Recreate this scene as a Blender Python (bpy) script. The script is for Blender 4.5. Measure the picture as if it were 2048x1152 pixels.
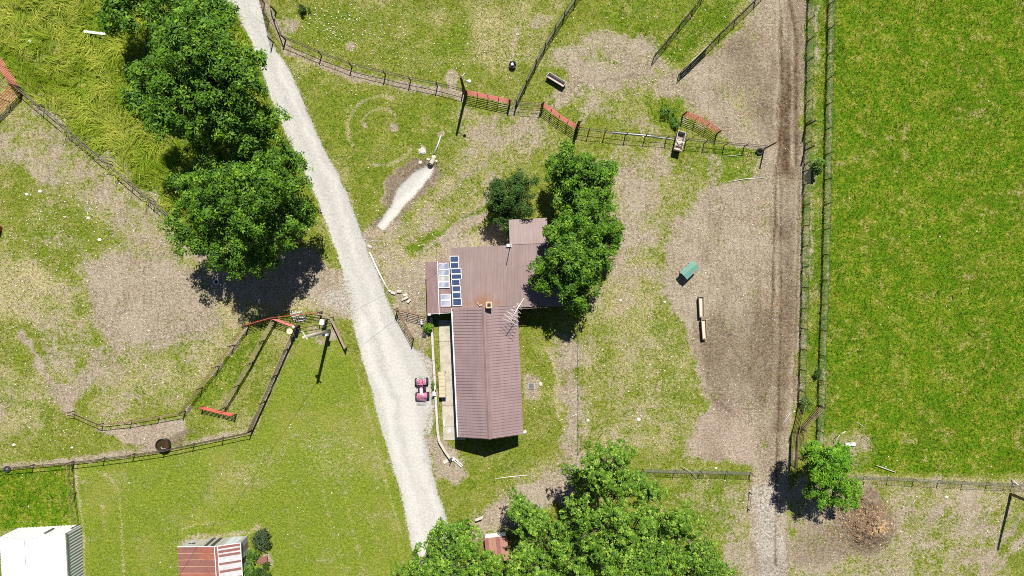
import bpy, math, random
import numpy as np
from mathutils import Vector, Matrix, Euler

for o in list(bpy.data.objects): bpy.data.objects.remove(o)
S = bpy.context.scene
COL = S.collection
# ------------------------------------------------------------------ camera, sky, sun, exposure
CAM_H = 57.0            # drone height above the yard (m)
PPM = 24.0              # photograph pixels per metre on the ground
cam_d = bpy.data.cameras.new('camera'); cam = bpy.data.objects.new('camera', cam_d); COL.objects.link(cam)
cam.location = (0, 0, CAM_H); cam_d.sensor_width = 36; cam_d.lens = 36 * CAM_H / (2048 / PPM); cam_d.clip_end = 6000
S.camera = cam
SUN_EL, SUN_AZ = math.radians(58), math.radians(13)
w = bpy.data.worlds.new('World'); S.world = w; w.use_nodes = True
nt = w.node_tree; nt.nodes.clear()
sky = nt.nodes.new('ShaderNodeTexSky'); sky.sky_type = 'NISHITA'; sky.sun_disc = False
sky.altitude = 1500; sky.dust_density = 0.3
sky.sun_elevation = SUN_EL; sky.sun_rotation = SUN_AZ
bg = nt.nodes.new('ShaderNodeBackground'); bg.inputs[1].default_value = 0.05
wo = nt.nodes.new('ShaderNodeOutputWorld')
nt.links.new(sky.outputs[0], bg.inputs[0]); nt.links.new(bg.outputs[0], wo.inputs[0])
sun_d = bpy.data.lights.new('sun', 'SUN'); sun_d.energy = 5.0; sun_d.angle = math.radians(0.53); sun_d.color = (1.0, 0.965, 0.90)
sun = bpy.data.objects.new('sun', sun_d); COL.objects.link(sun)
to_sun = Vector((math.sin(SUN_AZ) * math.cos(SUN_EL), math.cos(SUN_AZ) * math.cos(SUN_EL), math.sin(SUN_EL)))
sun.rotation_euler = (-to_sun).to_track_quat('-Z', 'Y').to_euler(); sun.location = to_sun * 80
S.view_settings.view_transform = 'Standard'; S.view_settings.look = 'None'
S.view_settings.exposure = 0.5; S.view_settings.gamma = 1.0; S.view_settings.use_curve_mapping = False
S.render.engine = 'CYCLES'
S.cycles.use_denoising = False
S.cycles.max_bounces = 5; S.cycles.diffuse_bounces = 1; S.cycles.glossy_bounces = 2
S.cycles.transmission_bounces = 3; S.cycles.transparent_max_bounces = 6
S.cycles.caustics_reflective = False; S.cycles.caustics_refractive = False
S.cycles.pixel_filter_type = 'BLACKMAN_HARRIS'; S.cycles.filter_width = 1.0

rng = np.random.default_rng(7)
random.seed(7)

def G(px, py, z=0.0):
    """place in the yard of the photograph's pixel (px, py) seen at height z"""
    k = (CAM_H - z) / CAM_H / PPM
    return Vector(((px - 1024) * k, (576 - py) * k, z))

# ------------------------------------------------------------------ materials
MATS = {}
class NG:
    def __init__(s, name, rough=0.8, spec=0.3):
        s.m = bpy.data.materials.new(name); s.m.use_nodes = True; s.t = s.m.node_tree; s.t.nodes.clear()
        s.out = s.n('ShaderNodeOutputMaterial'); s.b = s.n('ShaderNodeBsdfPrincipled')
        s.l(s.b.outputs[0], s.out.inputs[0]); s.b.inputs['Roughness'].default_value = rough
        s.b.inputs['Specular IOR Level'].default_value = spec
    def n(s, t): return s.t.nodes.new(t)
    def l(s, a, b): s.t.links.new(a, b)
    def put(s, sock, v):
        if isinstance(v, (int, float)): sock.default_value = v
        elif isinstance(v, (tuple, list)): sock.default_value = tuple(v) + ((1,) if len(v) == 3 and len(sock.default_value) == 4 else ())
        else: s.l(v, sock)
    def math(s, op, a, b=0.0, c=None, clamp=False):
        n = s.n('ShaderNodeMath'); n.operation = op; n.use_clamp = clamp
        s.put(n.inputs[0], a); s.put(n.inputs[1], b)
        if c is not None: s.put(n.inputs[2], c)
        return n.outputs[0]
    def mix(s, f, a, b, mode='MIX'):
        n = s.n('ShaderNodeMix'); n.data_type = 'RGBA'; n.blend_type = mode; n.clamp_factor = True
        s.put(n.inputs[0], f); s.put(n.inputs[6], a); s.put(n.inputs[7], b)
        return n.outputs[2]
    def coord(s, kind='Object'):
        if kind == 'Position': return s.n('ShaderNodeNewGeometry').outputs['Position']
        return s.n('ShaderNodeTexCoord').outputs[kind]
    def noise(s, vec, scale, detail=3, rough=0.55, dist=0.0):
        n = s.n('ShaderNodeTexNoise'); n.inputs['Scale'].default_value = scale; n.inputs['Detail'].default_value = detail
        n.inputs['Roughness'].default_value = rough; n.inputs['Distortion'].default_value = dist
        s.l(vec, n.inputs['Vector']); return n.outputs[0]
    def step(s, x, lo, hi):
        n = s.n('ShaderNodeMapRange'); n.interpolation_type = 'SMOOTHSTEP'; s.put(n.inputs[0], x)
        n.inputs[1].default_value = lo; n.inputs[2].default_value = hi; return n.outputs[0]
    def scalevec(s, vec, sc):
        n = s.n('ShaderNodeMapping'); s.l(vec, n.inputs[0]); n.inputs['Scale'].default_value = sc; return n.outputs[0]
    def bump(s, h, strength=0.4, dist=0.05):
        n = s.n('ShaderNodeBump'); n.inputs['Strength'].default_value = strength; n.inputs['Distance'].default_value = dist
        s.l(h, n.inputs['Height']); s.l(n.outputs[0], s.b.inputs['Normal'])
    def col(s, v): s.put(s.b.inputs['Base Color'], v)

def weathered(name, c, c2=None, rough=0.75, spec=0.3, scale=3.0, amt=0.6, metal=0.0, stretch=(1, 1, 1), bump=0.15):
    g = NG(name, rough, spec)
    if c2 is None: c2 = tuple(x * 0.6 for x in c)
    p = g.scalevec(g.coord('Position'), stretch)
    n1 = g.noise(p, scale, 5, 0.6); n2 = g.noise(p, scale * 7, 3, 0.6)
    f = g.step(g.math('ADD', g.math('MULTIPLY', n1, 0.65), g.math('MULTIPLY', n2, 0.35)), 0.38, 0.66)
    g.col(g.mix(g.math('MULTIPLY', f, amt), c, c2))
    g.b.inputs['Metallic'].default_value = metal
    if bump: g.bump(n2, bump, 0.01)
    MATS[name] = g.m; return g

weathered('dark_iron', (0.055, 0.042, 0.036), (0.11, 0.06, 0.035), 0.7, scale=6)
weathered('grey_pipe', (0.16, 0.14, 0.115), (0.09, 0.065, 0.045), 0.6, scale=4)
weathered('rust_pipe', (0.25, 0.165, 0.105), (0.15, 0.085, 0.055), 0.8, scale=5)
weathered('red_pipe', (0.50, 0.085, 0.06), (0.36, 0.10, 0.07), 0.55, 0.4, scale=5)
weathered('faded_red_pipe', (0.60, 0.17, 0.15), (0.46, 0.12, 0.09), 0.6, 0.4, scale=5)
weathered('wire', (0.20, 0.21, 0.18), (0.24, 0.22, 0.18), 0.5, scale=8, bump=0)
weathered('old_wood', (0.32, 0.25, 0.17), (0.19, 0.145, 0.095), 0.9, 0.15, scale=3, stretch=(2, 2, 2))
weathered('pale_wood', (0.52, 0.45, 0.31), (0.36, 0.30, 0.2), 0.9, 0.15, scale=4)
weathered('dark_wood', (0.095, 0.07, 0.048), (0.05, 0.038, 0.027), 0.9, 0.15, scale=4)
weathered('pole_wood', (0.20, 0.16, 0.11), (0.11, 0.085, 0.06), 0.9, 0.15, scale=4)
weathered('pole_pale', (0.50, 0.46, 0.37), (0.34, 0.30, 0.23), 0.9, 0.15, scale=4)
weathered('white_paint', (0.80, 0.79, 0.76), (0.62, 0.60, 0.55), 0.55, 0.35, scale=3, amt=0.5)
weathered('bright_white', (0.86, 0.87, 0.88), (0.78, 0.79, 0.80), 0.4, 0.4, scale=1.2, amt=0.5, bump=0)
weathered('pvc_white', (0.72, 0.70, 0.64), (0.5, 0.47, 0.4), 0.5, 0.35, scale=5, amt=0.7)
weathered('black_rubber', (0.022, 0.022, 0.024), (0.05, 0.047, 0.043), 0.7, 0.3, scale=8)
weathered('black_plastic', (0.02, 0.02, 0.022), (0.04, 0.04, 0.04), 0.45, 0.4, scale=5)
weathered('concrete', (0.47, 0.43, 0.35), (0.30, 0.265, 0.2), 0.9, 0.2, scale=1.6, amt=0.75)
weathered('pale_concrete', (0.52, 0.485, 0.41), (0.36, 0.32, 0.25), 0.9, 0.2, scale=3)
weathered('stone', (0.58, 0.54, 0.47), (0.4, 0.36, 0.3), 0.9, 0.2, scale=5)
weathered('house_wall', (0.46, 0.42, 0.36), (0.38, 0.34, 0.29), 0.85, 0.2, scale=2)
weathered('trim_white', (0.74, 0.72, 0.70), (0.6, 0.56, 0.53), 0.5, 0.4, scale=3, amt=0.5)
weathered('chimney_tan', (0.60, 0.43, 0.26), (0.45, 0.3, 0.17), 0.9, 0.2, scale=6)
weathered('galvanised', (0.56, 0.57, 0.57), (0.40, 0.38, 0.35), 0.45, 0.5, scale=3, metal=0.25)
weathered('grey_sheet', (0.44, 0.45, 0.45), (0.27, 0.25, 0.22), 0.6, 0.4, scale=2.5, stretch=(3, 3, 1))
weathered('rust_sheet', (0.31, 0.115, 0.075), (0.20, 0.075, 0.045), 0.8, 0.3, scale=2.2)
weathered('rust_sheet_dark', (0.24, 0.105, 0.085), (0.17, 0.07, 0.05), 0.8, 0.3, scale=2.6)
weathered('pale_blue_sheet', (0.60, 0.66, 0.70), (0.5, 0.53, 0.55), 0.5, 0.4, scale=2)
weathered('hut_roof', (0.33, 0.175, 0.125), (0.25, 0.13, 0.09), 0.85, 0.2, scale=3, stretch=(4, 1, 1))
weathered('shed_pale', (0.50, 0.50, 0.51), (0.36, 0.30, 0.27), 0.6, 0.4, scale=3)
weathered('siding_shaded', (0.55, 0.57, 0.58), (0.46, 0.47, 0.47), 0.5, 0.4, scale=2)
weathered('green_sheet', (0.11, 0.26, 0.20), (0.16, 0.33, 0.26), 0.6, 0.35, scale=4, stretch=(1, 1, 1))
weathered('trough_tan', (0.34, 0.28, 0.20), (0.24, 0.19, 0.13), 0.8, 0.25, scale=5)
weathered('trough_inside', (0.60, 0.52, 0.40), (0.45, 0.38, 0.28), 0.85, 0.2, scale=5)
weathered('trough_grey', (0.55, 0.51, 0.48), (0.42, 0.36, 0.33), 0.8, 0.25, scale=5)
weathered('rose_inside', (0.42, 0.30, 0.27), (0.55, 0.47, 0.44), 0.85, 0.2, scale=4)
weathered('atv_red', (0.58, 0.12, 0.24), (0.70, 0.32, 0.42), 0.35, 0.5, scale=9, bump=0)
weathered('atv_pink', (0.74, 0.36, 0.50), (0.60, 0.20, 0.32), 0.35, 0.5, scale=9, bump=0)
weathered('seat_pale', (0.62, 0.50, 0.50), (0.5, 0.36, 0.37), 0.5, 0.4, scale=9, bump=0)
weathered('bark', (0.15, 0.115, 0.085), (0.085, 0.065, 0.05), 0.95, 0.1, scale=6)
weathered('cream_disc', (0.68, 0.64, 0.36), (0.52, 0.47, 0.25), 0.7, 0.3, scale=7)
weathered('red_drum', (0.34, 0.035, 0.03), (0.22, 0.04, 0.03), 0.5, 0.4, scale=4)
weathered('slate', (0.11, 0.12, 0.13), (0.16, 0.16, 0.16), 0.7, 0.3, scale=4)
weathered('dark_glass', (0.02, 0.022, 0.025), (0.03, 0.032, 0.035), 0.12, 0.5, scale=2, bump=0)
g = weathered('water_brown', (0.035, 0.022, 0.009), (0.07, 0.042, 0.014), 0.12, 0.5, scale=3, bump=0.05)
weathered('solar_blue', (0.030, 0.055, 0.13), (0.045, 0.075, 0.16), 0.15, 0.5, scale=5, bump=0)
weathered('solar_pale', (0.10, 0.14, 0.30), (0.16, 0.20, 0.33), 0.25, 0.5, scale=3, bump=0)
weathered('solar_grey', (0.26, 0.28, 0.27), (0.2, 0.22, 0.26), 0.3, 0.5, scale=3, bump=0)

# maroon ribbed roof steel with faded streaks; the low roof is rust stained round the chimney
def roof_mat(name, c, c2, rust=False):
    g = NG(name, 0.48, 0.45)
    P = g.coord('Position')
    n1 = g.noise(P, 0.5, 4, 0.6); n2 = g.noise(g.scalevec(P, (3.5, 0.35, 1)), 1.6, 4, 0.65); n3 = g.noise(P, 14, 3)
    f = g.step(g.math('ADD', g.math('MULTIPLY', n1, 0.5), g.math('MULTIPLY', n2, 0.5)), 0.36, 0.64)
    col = g.mix(f, c, c2)
    col = g.mix(g.math('MULTIPLY', g.step(n3, 0.45, 0.75), 0.25), col, tuple(x * 0.72 for x in c))
    if rust:
        sx = g.n('ShaderNodeSeparateXYZ'); g.l(P, sx.inputs[0])
        cx, cy = (967 - 1024) * 0.0396, (576 - 606) * 0.0396
        dx = g.math('ABSOLUTE', g.math('SUBTRACT', sx.outputs[0], cx))
        dy = g.math('ABSOLUTE', g.math('SUBTRACT', sx.outputs[1], cy))
        d = g.math('ADD', g.math('MULTIPLY', dx, 0.55), g.math('MULTIPLY', dy, 0.85))
        d = g.math('ADD', d, g.math('MULTIPLY', g.math('SUBTRACT', n2, 0.5), 1.6))
        f = g.math('SUBTRACT', 1.0, g.step(d, 0.1, 1.15))
        col = g.mix(g.math('MULTIPLY', f, 0.75), col, (0.26, 0.115, 0.05))
    g.col(col); g.bump(n3, 0.06, 0.01); MATS[name] = g.m
roof_mat('maroon_roof', (0.245, 0.172, 0.170), (0.30, 0.215, 0.213))
roof_mat('maroon_roof_flat', (0.235, 0.165, 0.150), (0.285, 0.208, 0.195), rust=True)
roof_mat('maroon_roof_dark', (0.20, 0.122, 0.118), (0.28, 0.195, 0.182))
roof_mat('maroon_roof_pink', (0.32, 0.215, 0.20), (0.37, 0.255, 0.235))

def leaf_mat(name, dark, mid, light, trans=0.14, rough=0.5):
    g = NG(name, rough, 0.2)
    a = g.n('ShaderNodeAttribute'); a.attribute_name = 'tint'
    c = g.mix(g.step(a.outputs['Fac'], 0.0, 0.55), dark, mid); c = g.mix(g.step(a.outputs['Fac'], 0.5, 1.0), c, light)
    g.col(c)
    t = g.n('ShaderNodeBsdfTranslucent'); g.l(g.mix(0.5, c, light), t.inputs[0])
    m = g.n('ShaderNodeMixShader'); m.inputs[0].default_value = trans
    g.l(g.b.outputs[0], m.inputs[1]); g.l(t.outputs[0], m.inputs[2]); g.l(m.outputs[0], g.out.inputs[0])
    MATS[name] = g.m
leaf_mat('leaf_walnut', (0.014, 0.046, 0.003), (0.076, 0.180, 0.008), (0.23, 0.38, 0.026))
leaf_mat('leaf_maple', (0.015, 0.046, 0.004), (0.094, 0.205, 0.013), (0.34, 0.47, 0.060))
leaf_mat('leaf_bright', (0.022, 0.072, 0.004), (0.105, 0.27, 0.009), (0.25, 0.45, 0.024))
leaf_mat('leaf_bush', (0.014, 0.040, 0.006), (0.036, 0.088, 0.010), (0.09, 0.17, 0.024))
leaf_mat('leaf_olive', (0.045, 0.075, 0.03), (0.08, 0.125, 0.05), (0.15, 0.19, 0.09))
leaf_mat('leaf_weed', (0.035, 0.085, 0.010), (0.09, 0.19, 0.02), (0.18, 0.30, 0.035))

def blade_mat(name):
    g = NG(name, 0.9, 0.03)
    a = g.n('ShaderNodeAttribute'); a.attribute_name = 'blade'
    g.col(a.outputs['Color'])
    t = g.n('ShaderNodeBsdfTranslucent'); g.l(a.outputs['Color'], t.inputs[0])
    m = g.n('ShaderNodeMixShader'); m.inputs[0].default_value = 0.3
    g.l(g.b.outputs[0], m.inputs[1]); g.l(t.outputs[0], m.inputs[2]); g.l(m.outputs[0], g.out.inputs[0])
    MATS[name] = g.m
blade_mat('blades')

# ------------------------------------------------------------------ scene helpers
BASE = {}
def link(o): COL.objects.link(o); return o
def thing(name, label, cat, base=(0, 0, 0), group=None, rz=0.0):
    o = link(bpy.data.objects.new(name, None)); o.location = base; o.rotation_euler = (0, 0, rz); o.empty_display_size = 0.3
    o['label'] = label; o['category'] = cat
    if group: o['group'] = group
    BASE[o] = Vector(base); return o
def tag(o, label, cat, group=None):
    o['label'] = label; o['category'] = cat
    if group: o['group'] = group
    return o
def struct(o, kind='structure'): o['kind'] = kind; return o
def dup(o, parent, loc=None, rz=None):
    c = o.copy(); link(c); c.parent = parent
    if loc is not None: c.location = loc
    if rz is not None: c.rotation_euler = (0, 0, rz)
    return c

class MB:
    """collects boxes, beams, tubes and polygons; build() links them as one mesh object"""
    def __init__(s): s.v = []; s.f = []; s.sm = []
    def add(s, vs, fs, smooth=False):
        k = len(s.v); s.v += [tuple(v) for v in vs]; s.f += [tuple(i + k for i in f) for f in fs]; s.sm += [smooth] * len(fs); return s
    def box(s, c, size, rz=0.0, taper=1.0, M=None):
        x, y, z = (d / 2 for d in size); vs = []
        for sz in (-1, 1):
            k = taper if sz > 0 else 1.0
            for sx, sy in ((-1, -1), (1, -1), (1, 1), (-1, 1)):
                p = Vector((sx * x * k, sy * y * k, sz * z))
                p = (M @ p) if M is not None else (Matrix.Rotation(rz, 3, 'Z') @ p)
                vs.append(Vector(c) + p)
        return s.add(vs, [(3, 2, 1, 0), (4, 5, 6, 7), (0, 1, 5, 4), (1, 2, 6, 5), (2, 3, 7, 6), (3, 0, 4, 7)])
    def beam(s, a, b, w, h, up=(0, 0, 1)):
        a, b = Vector(a), Vector(b); d = (b - a).normalized(); side = d.cross(Vector(up))
        if side.length < 1e-4: side = Vector((1, 0, 0))
        side.normalize(); u = side.cross(d).normalized(); vs = []
        for p in (a, b):
            for i, j in ((-1, -1), (1, -1), (1, 1), (-1, 1)): vs.append(p + side * i * w / 2 + u * j * h / 2)
        return s.add(vs, [(0, 1, 2, 3), (7, 6, 5, 4), (4, 5, 1, 0), (5, 6, 2, 1), (6, 7, 3, 2), (7, 4, 0, 3)])
    def tube(s, pts, r, n=6, caps=True, smooth=True):
        pts = [Vector(p) for p in pts]; rs = r if isinstance(r, (list, tuple)) else [r] * len(pts); vs = []; fs = []
        for i, p in enumerate(pts):
            d = (pts[min(i + 1, len(pts) - 1)] - pts[max(i - 1, 0)]).normalized()
            ref = Vector((0, 0, 1)) if abs(d.z) < 0.9 else Vector((1, 0, 0))
            a = d.cross(ref).normalized(); b = d.cross(a)
            for k in range(n):
                t = 2 * math.pi * k / n; vs.append(p + (a * math.cos(t) + b * math.sin(t)) * rs[i])
        for i in range(len(pts) - 1):
            for k in range(n):
                fs.append((i * n + k, i * n + (k + 1) % n, (i + 1) * n + (k + 1) % n, (i + 1) * n + k))
        s.add(vs, fs, smooth)
        if caps:
            e = len(s.v); m = len(pts) * n
            s.f.append(tuple(range(e - m + n - 1, e - m - 1, -1))); s.f.append(tuple(range(e - n, e))); s.sm += [False, False]
        return s
    def lathe(s, c, prof, n=20, sq=(1, 1), smooth=True):
        vs = []; fs = []
        for r, z in prof:
            for k in range(n):
                t = 2 * math.pi * k / n; vs.append((c[0] + r * math.cos(t) * sq[0], c[1] + r * math.sin(t) * sq[1], c[2] + z))
        for i in range(len(prof) - 1):
            for k in range(n): fs.append((i * n + k, i * n + (k + 1) % n, (i + 1) * n + (k + 1) % n, (i + 1) * n + k))
        return s.add(vs, fs, smooth)
    def disc(s, c, r, n=20):
        return s.add([(c[0] + r * math.cos(2 * math.pi * k / n), c[1] + r * math.sin(2 * math.pi * k / n), c[2]) for k in range(n)], [tuple(range(n))])
    def torus(s, c, R, r, n=22, m=8, M=None):
        vs = []; fs = []
        for i in range(n):
            a = 2 * math.pi * i / n
            for j in range(m):
                b = 2 * math.pi * j / m
                p = Vector(((R + r * math.cos(b)) * math.cos(a), (R + r * math.cos(b)) * math.sin(a), r * math.sin(b)))
                vs.append(Vector(c) + (M @ p if M is not None else p))
        for i in range(n):
            for j in range(m): fs.append((i * m + j, ((i + 1) % n) * m + j, ((i + 1) % n) * m + (j + 1) % m, i * m + (j + 1) % m))
        return s.add(vs, fs, True)
    def slab(s, pts, t):
        """a flat or bent polygon thickened downwards by t"""
        n = len(pts); top = [Vector(p) for p in pts]; bot = [p - Vector((0, 0, t)) for p in top]
        return s.add(top + bot, [tuple(range(n)), tuple(range(2 * n - 1, n - 1, -1))] + [(i, i + n, (i + 1) % n + n, (i + 1) % n) for i in range(n)])
    def build(s, name, mat, parent=None, local=False, bevel=0.0):
        me = bpy.data.meshes.new(name); root = parent
        while root is not None and root.parent is not None: root = root.parent
        off = Vector((0, 0, 0)) if (root is None or local) else BASE.get(root, Vector((0, 0, 0)))
        me.from_pydata([tuple(Vector(v) - off) for v in s.v], [], s.f)
        for p, k in zip(me.polygons, s.sm): p.use_smooth = k
        me.materials.append(MATS[mat]); me.update()
        import bmesh
        bm = bmesh.new(); bm.from_mesh(me); bmesh.ops.recalc_face_normals(bm, faces=bm.faces)
        if bevel: bmesh.ops.bevel(bm, geom=list(bm.edges), offset=bevel, segments=1, affect='EDGES', clamp_overlap=True)
        bm.to_mesh(me); bm.free()
        o = link(bpy.data.objects.new(name, me)); o.parent = parent; return o

def np_mesh(name, V, tris, mat, parent=None, attrs=()):
    me = bpy.data.meshes.new(name); V = np.asarray(V, np.float32); tris = np.asarray(tris, np.int32)
    me.vertices.add(len(V)); me.vertices.foreach_set('co', V.ravel())
    k = tris.shape[1]
    me.loops.add(tris.size); me.polygons.add(len(tris))
    me.loops.foreach_set('vertex_index', tris.ravel())
    me.polygons.foreach_set('loop_start', np.arange(0, tris.size, k, dtype=np.int32))
    me.polygons.foreach_set('loop_total', np.full(len(tris), k, np.int32))
    for an, typ, data in attrs:
        a = me.attributes.new(an, typ, 'POINT')
        a.data.foreach_set('color' if 'COLOR' in typ else 'value', np.asarray(data, np.float32).ravel())
    me.materials.append(MATS[mat]); me.update(calc_edges=True)
    o = link(bpy.data.objects.new(name, me)); o.parent = parent; return o

# value noise for laying out the yard
_lat = rng.random((256, 256))
def vnoise(x, y, off=0):
    x = np.asarray(x, float) + off * 17.31; y = np.asarray(y, float) + off * 9.73
    xi = np.floor(x).astype(int); yi = np.floor(y).astype(int); fx = x - xi; fy = y - yi
    fx = fx * fx * (3 - 2 * fx); fy = fy * fy * (3 - 2 * fy)
    a = _lat[xi & 255, yi & 255]; b = _lat[(xi + 1) & 255, yi & 255]; c = _lat[xi & 255, (yi + 1) & 255]; d = _lat[(xi + 1) & 255, (yi + 1) & 255]
    return a * (1 - fx) * (1 - fy) + b * fx * (1 - fy) + c * (1 - fx) * fy + d * fx * fy
def fbm(x, y, oct=4, off=0):
    s = 0; a = 1; t = 0
    for k in range(oct): s = s + a * vnoise(x * 2 ** k, y * 2 ** k, off + k * 3); t += a; a *= 0.5
    return s / t
# ------------------------------------------------------------------ the ground: one sheet, soil and grass zones laid out in yard coordinates
STEP = 3.0
u = np.concatenate([[-70000, -20000, -6000, -2500, -1200, -600], np.arange(-330, 2380, STEP), [2700, 3300, 4600, 8000, 22000, 72000]])
v = np.concatenate([[-70000, -20000, -6000, -2500, -1200, -600], np.arange(-270, 1430, STEP), [1700, 2300, 3600, 8000, 21000, 71000]])
U, V = np.meshgrid(u, v, indexing='ij'); SH = U.shape
Wx = U + 26 * (fbm(U / 70, V / 70, 3, 1) - 0.5) + 14 * (fbm(U / 16, V / 16, 3, 2) - 0.5)
Wy = V + 26 * (fbm(U / 70, V / 70, 3, 5) - 0.5) + 14 * (fbm(U / 16, V / 16, 3, 6) - 0.5)
Sx = U + 5 * (fbm(U / 20, V / 20, 3, 1) - 0.5); Sy = V + 5 * (fbm(U / 20, V / 20, 3, 6) - 0.5)
Z = {k: np.zeros(SH) for k in ('dirt', 'gravel', 'lush', 'dry', 'dark', 'pink', 'lawn', 'tall', 'pale')}
def box_of(pts, m):
    p = np.array(pts, float)
    i0, i1 = np.searchsorted(u, [p[:, 0].min() - m - 25, p[:, 0].max() + m + 25]); j0, j1 = np.searchsorted(v, [p[:, 1].min() - m - 25, p[:, 1].max() + m + 25])
    return slice(i0, i1), slice(j0, j1)
def seg_d(X, Y, a, b):
    ax, ay = a; bx, by = b; dx, dy = bx - ax, by - ay
    t = np.clip(((X - ax) * dx + (Y - ay) * dy) / (dx * dx + dy * dy + 1e-9), 0, 1)
    return np.hypot(X - ax - t * dx, Y - ay - t * dy)
def sstep(x): x = np.clip(x, 0, 1); return x * x * (3 - 2 * x)
def put(layers, m, sl):
    for k, val in layers.items(): Z[k][sl] = Z[k][sl] * (1 - m) + val * m
def area(pts, soft=14, sharp=False, **layers):
    sl = box_of(pts, soft); X = (Sx if sharp else Wx)[sl]; Y = (Sy if sharp else Wy)[sl]
    d = np.full(X.shape, 1e9); ins = np.zeros(X.shape, bool)
    for a, b in zip(pts, pts[1:] + pts[:1]):
        d = np.minimum(d, seg_d(X, Y, a, b))
        c = ((a[1] > Y) != (b[1] > Y)) & (X < (b[0] - a[0]) * (Y - a[1]) / ((b[1] - a[1]) + 1e-9) + a[0]); ins ^= c
    put(layers, sstep(0.5 - np.where(ins, -d, d) / (2 * soft)), sl)
def line(pts, width, soft=4, sharp=True, **layers):
    sl = box_of(pts, width + soft); X = (Sx if sharp else Wx)[sl]; Y = (Sy if sharp else Wy)[sl]
    d = np.full(X.shape, 1e9)
    for a, b in zip(pts, pts[1:]): d = np.minimum(d, seg_d(X, Y, a, b))
    put(layers, sstep(0.5 - (d - width / 2) / (2 * soft)), sl)
def blob(cx, cy, rx, ry, rot=0, soft=0.35, **layers):
    R = max(rx, ry) * 1.5; sl = box_of([(cx - R, cy - R), (cx + R, cy + R)], 0); X = Wx[sl] - cx; Y = Wy[sl] - cy
    c, s = math.cos(math.radians(rot)), math.sin(math.radians(rot))
    d = np.hypot((X * c + Y * s) / rx, (-X * s + Y * c) / ry); put(layers, sstep(0.5 - (d - 1) / (2 * soft)), sl)

ROAD_L = [(380, -150), (415, -60), (447, 0), (472, 28), (497, 70), (540, 190), (579, 288), (612, 350), (642, 420), (662, 475), (684, 538), (690, 590), (699, 622), (719, 696), (737, 763), (762, 856), (769, 880), (787, 939), (802, 984), (822, 1091), (840, 1180), (860, 1400)]
ROAD_R = [(470, -150), (497, -60), (519, 0), (530, 45), (548, 95), (572, 125), (587, 155), (612, 212), (644, 288), (672, 338), (697, 393), (714, 438), (722, 463), (737, 500), (752, 540), (770, 583), (780, 613), (794, 641), (822, 691), (850, 712), (862, 751), (866, 851), (860, 879), (868, 939), (876, 984), (890, 1026), (905, 1090), (925, 1180), (950, 1400)]
# -- grass kinds
Z['dry'][:] = 0.16 + 0.16 * (fbm(U / 130, V / 130, 3, 9) - 0.5) * 2
area([(-330, -270), (560, -270), (520, 0), (600, 300), (400, 500), (345, 445), (178, 300), (45, 178), (-20, 90), (-330, -60)], 8, True, lush=0.75, dry=0.30, tall=1.0)
area([(-330, 945), (145, 928), (162, 1052), (-330, 1080)], 5, True, lush=1.0)
area([(148, 930), (330, 905), (505, 872), (600, 668), (660, 665), (700, 715), (745, 790), (775, 900), (826, 1091), (850, 1400), (150, 1400)], 7, lawn=1.0, dry=0.1)
area([(1655, -270), (2380, -270), (2380, 950), (1700, 945), (1636, 880), (1650, 400)], 5, True, lush=1.0, dry=0.1)
area([(1612, -270), (1655, -270), (1650, 300), (1640, 700), (1634, 880), (1600, 800), (1605, 400)], 4, True, lush=0.75, dry=0.3)
area([(590, 140), (760, 185), (925, 212), (930, 290), (860, 320), (790, 350), (740, 430), (700, 400), (640, 270)], 14, lush=0.42, dry=0.12)
area([(560, 10), (840, 10), (900, 130), (760, 130), (590, 70)], 20, lush=0.35, dry=0.2)
area([(840, 60), (930, 40), (1000, 170), (880, 150)], 22, lush=0.5)
area([(930, 0), (1130, 0), (1100, 80), (1000, 150), (940, 120)], 25, dry=0.55, lush=0.1)
area([(1170, -20), (1500, -20), (1350, 140), (1290, 100), (1210, 40)], 18, lush=0.55, dry=0.2)
area([(1390, 10), (1490, -10), (1370, 130), (1330, 110)], 8, lush=0.75)
area([(0, 130), (40, 190), (50, 215), (0, 260)], 10, dry=0.6)
# -- the pen on the left
area([(-330, 250), (0, 250), (55, 205), (180, 315), (395, 495), (420, 560), (440, 640), (300, 640), (170, 640), (160, 540), (230, 500), (160, 440), (110, 370), (20, 330), (-330, 350)], 34, dirt=0.50, dry=0.4)
line([(80, 215), (230, 345), (390, 490)], 34, 20, False, dirt=0.70)
area([(20, 400), (110, 385), (190, 430), (200, 490), (140, 560), (70, 520), (30, 460)], 22, dirt=0.12, lush=0.35, dry=0.15)
area([(-330, 520), (60, 520), (160, 570), (165, 640), (60, 640), (-330, 620)], 25, dry=0.75, dirt=0.2)
area([(165, 525), (235, 505), (400, 545), (445, 600), (455, 640), (400, 690), (300, 720), (220, 705), (180, 640)], 26, dirt=0.93)
area([(400, 500), (640, 505), (700, 570), (700, 612), (560, 618), (430, 610)], 14, dirt=0.9, dry=0.6)
area([(430, 610), (560, 600), (690, 590), (700, 640), (650, 620), (560, 626), (500, 645), (460, 660)], 10, dirt=0.45, dry=0.8)
area([(180, 700), (260, 690), (190, 770), (150, 830), (125, 825), (110, 790), (160, 760)], 12, dirt=0.85)
line([(45, 665), (80, 730), (105, 775), (140, 822)], 15, 7, False, dirt=0.92)
area([(60, 620), (170, 600), (190, 690), (140, 770), (100, 740)], 24, dirt=0.42, dry=0.4)
area([(220, 700), (330, 680), (300, 760), (200, 800)], 22, dirt=0.6, dry=0.4)
area([(260, 690), (480, 650), (380, 810), (220, 840), (160, 815), (230, 740)], 26, dirt=0.28, dry=0.45)
area([(195, 858), (370, 838), (376, 864), (330, 890), (290, 898), (235, 870)], 7, dirt=0.97, pink=0.3)
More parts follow.
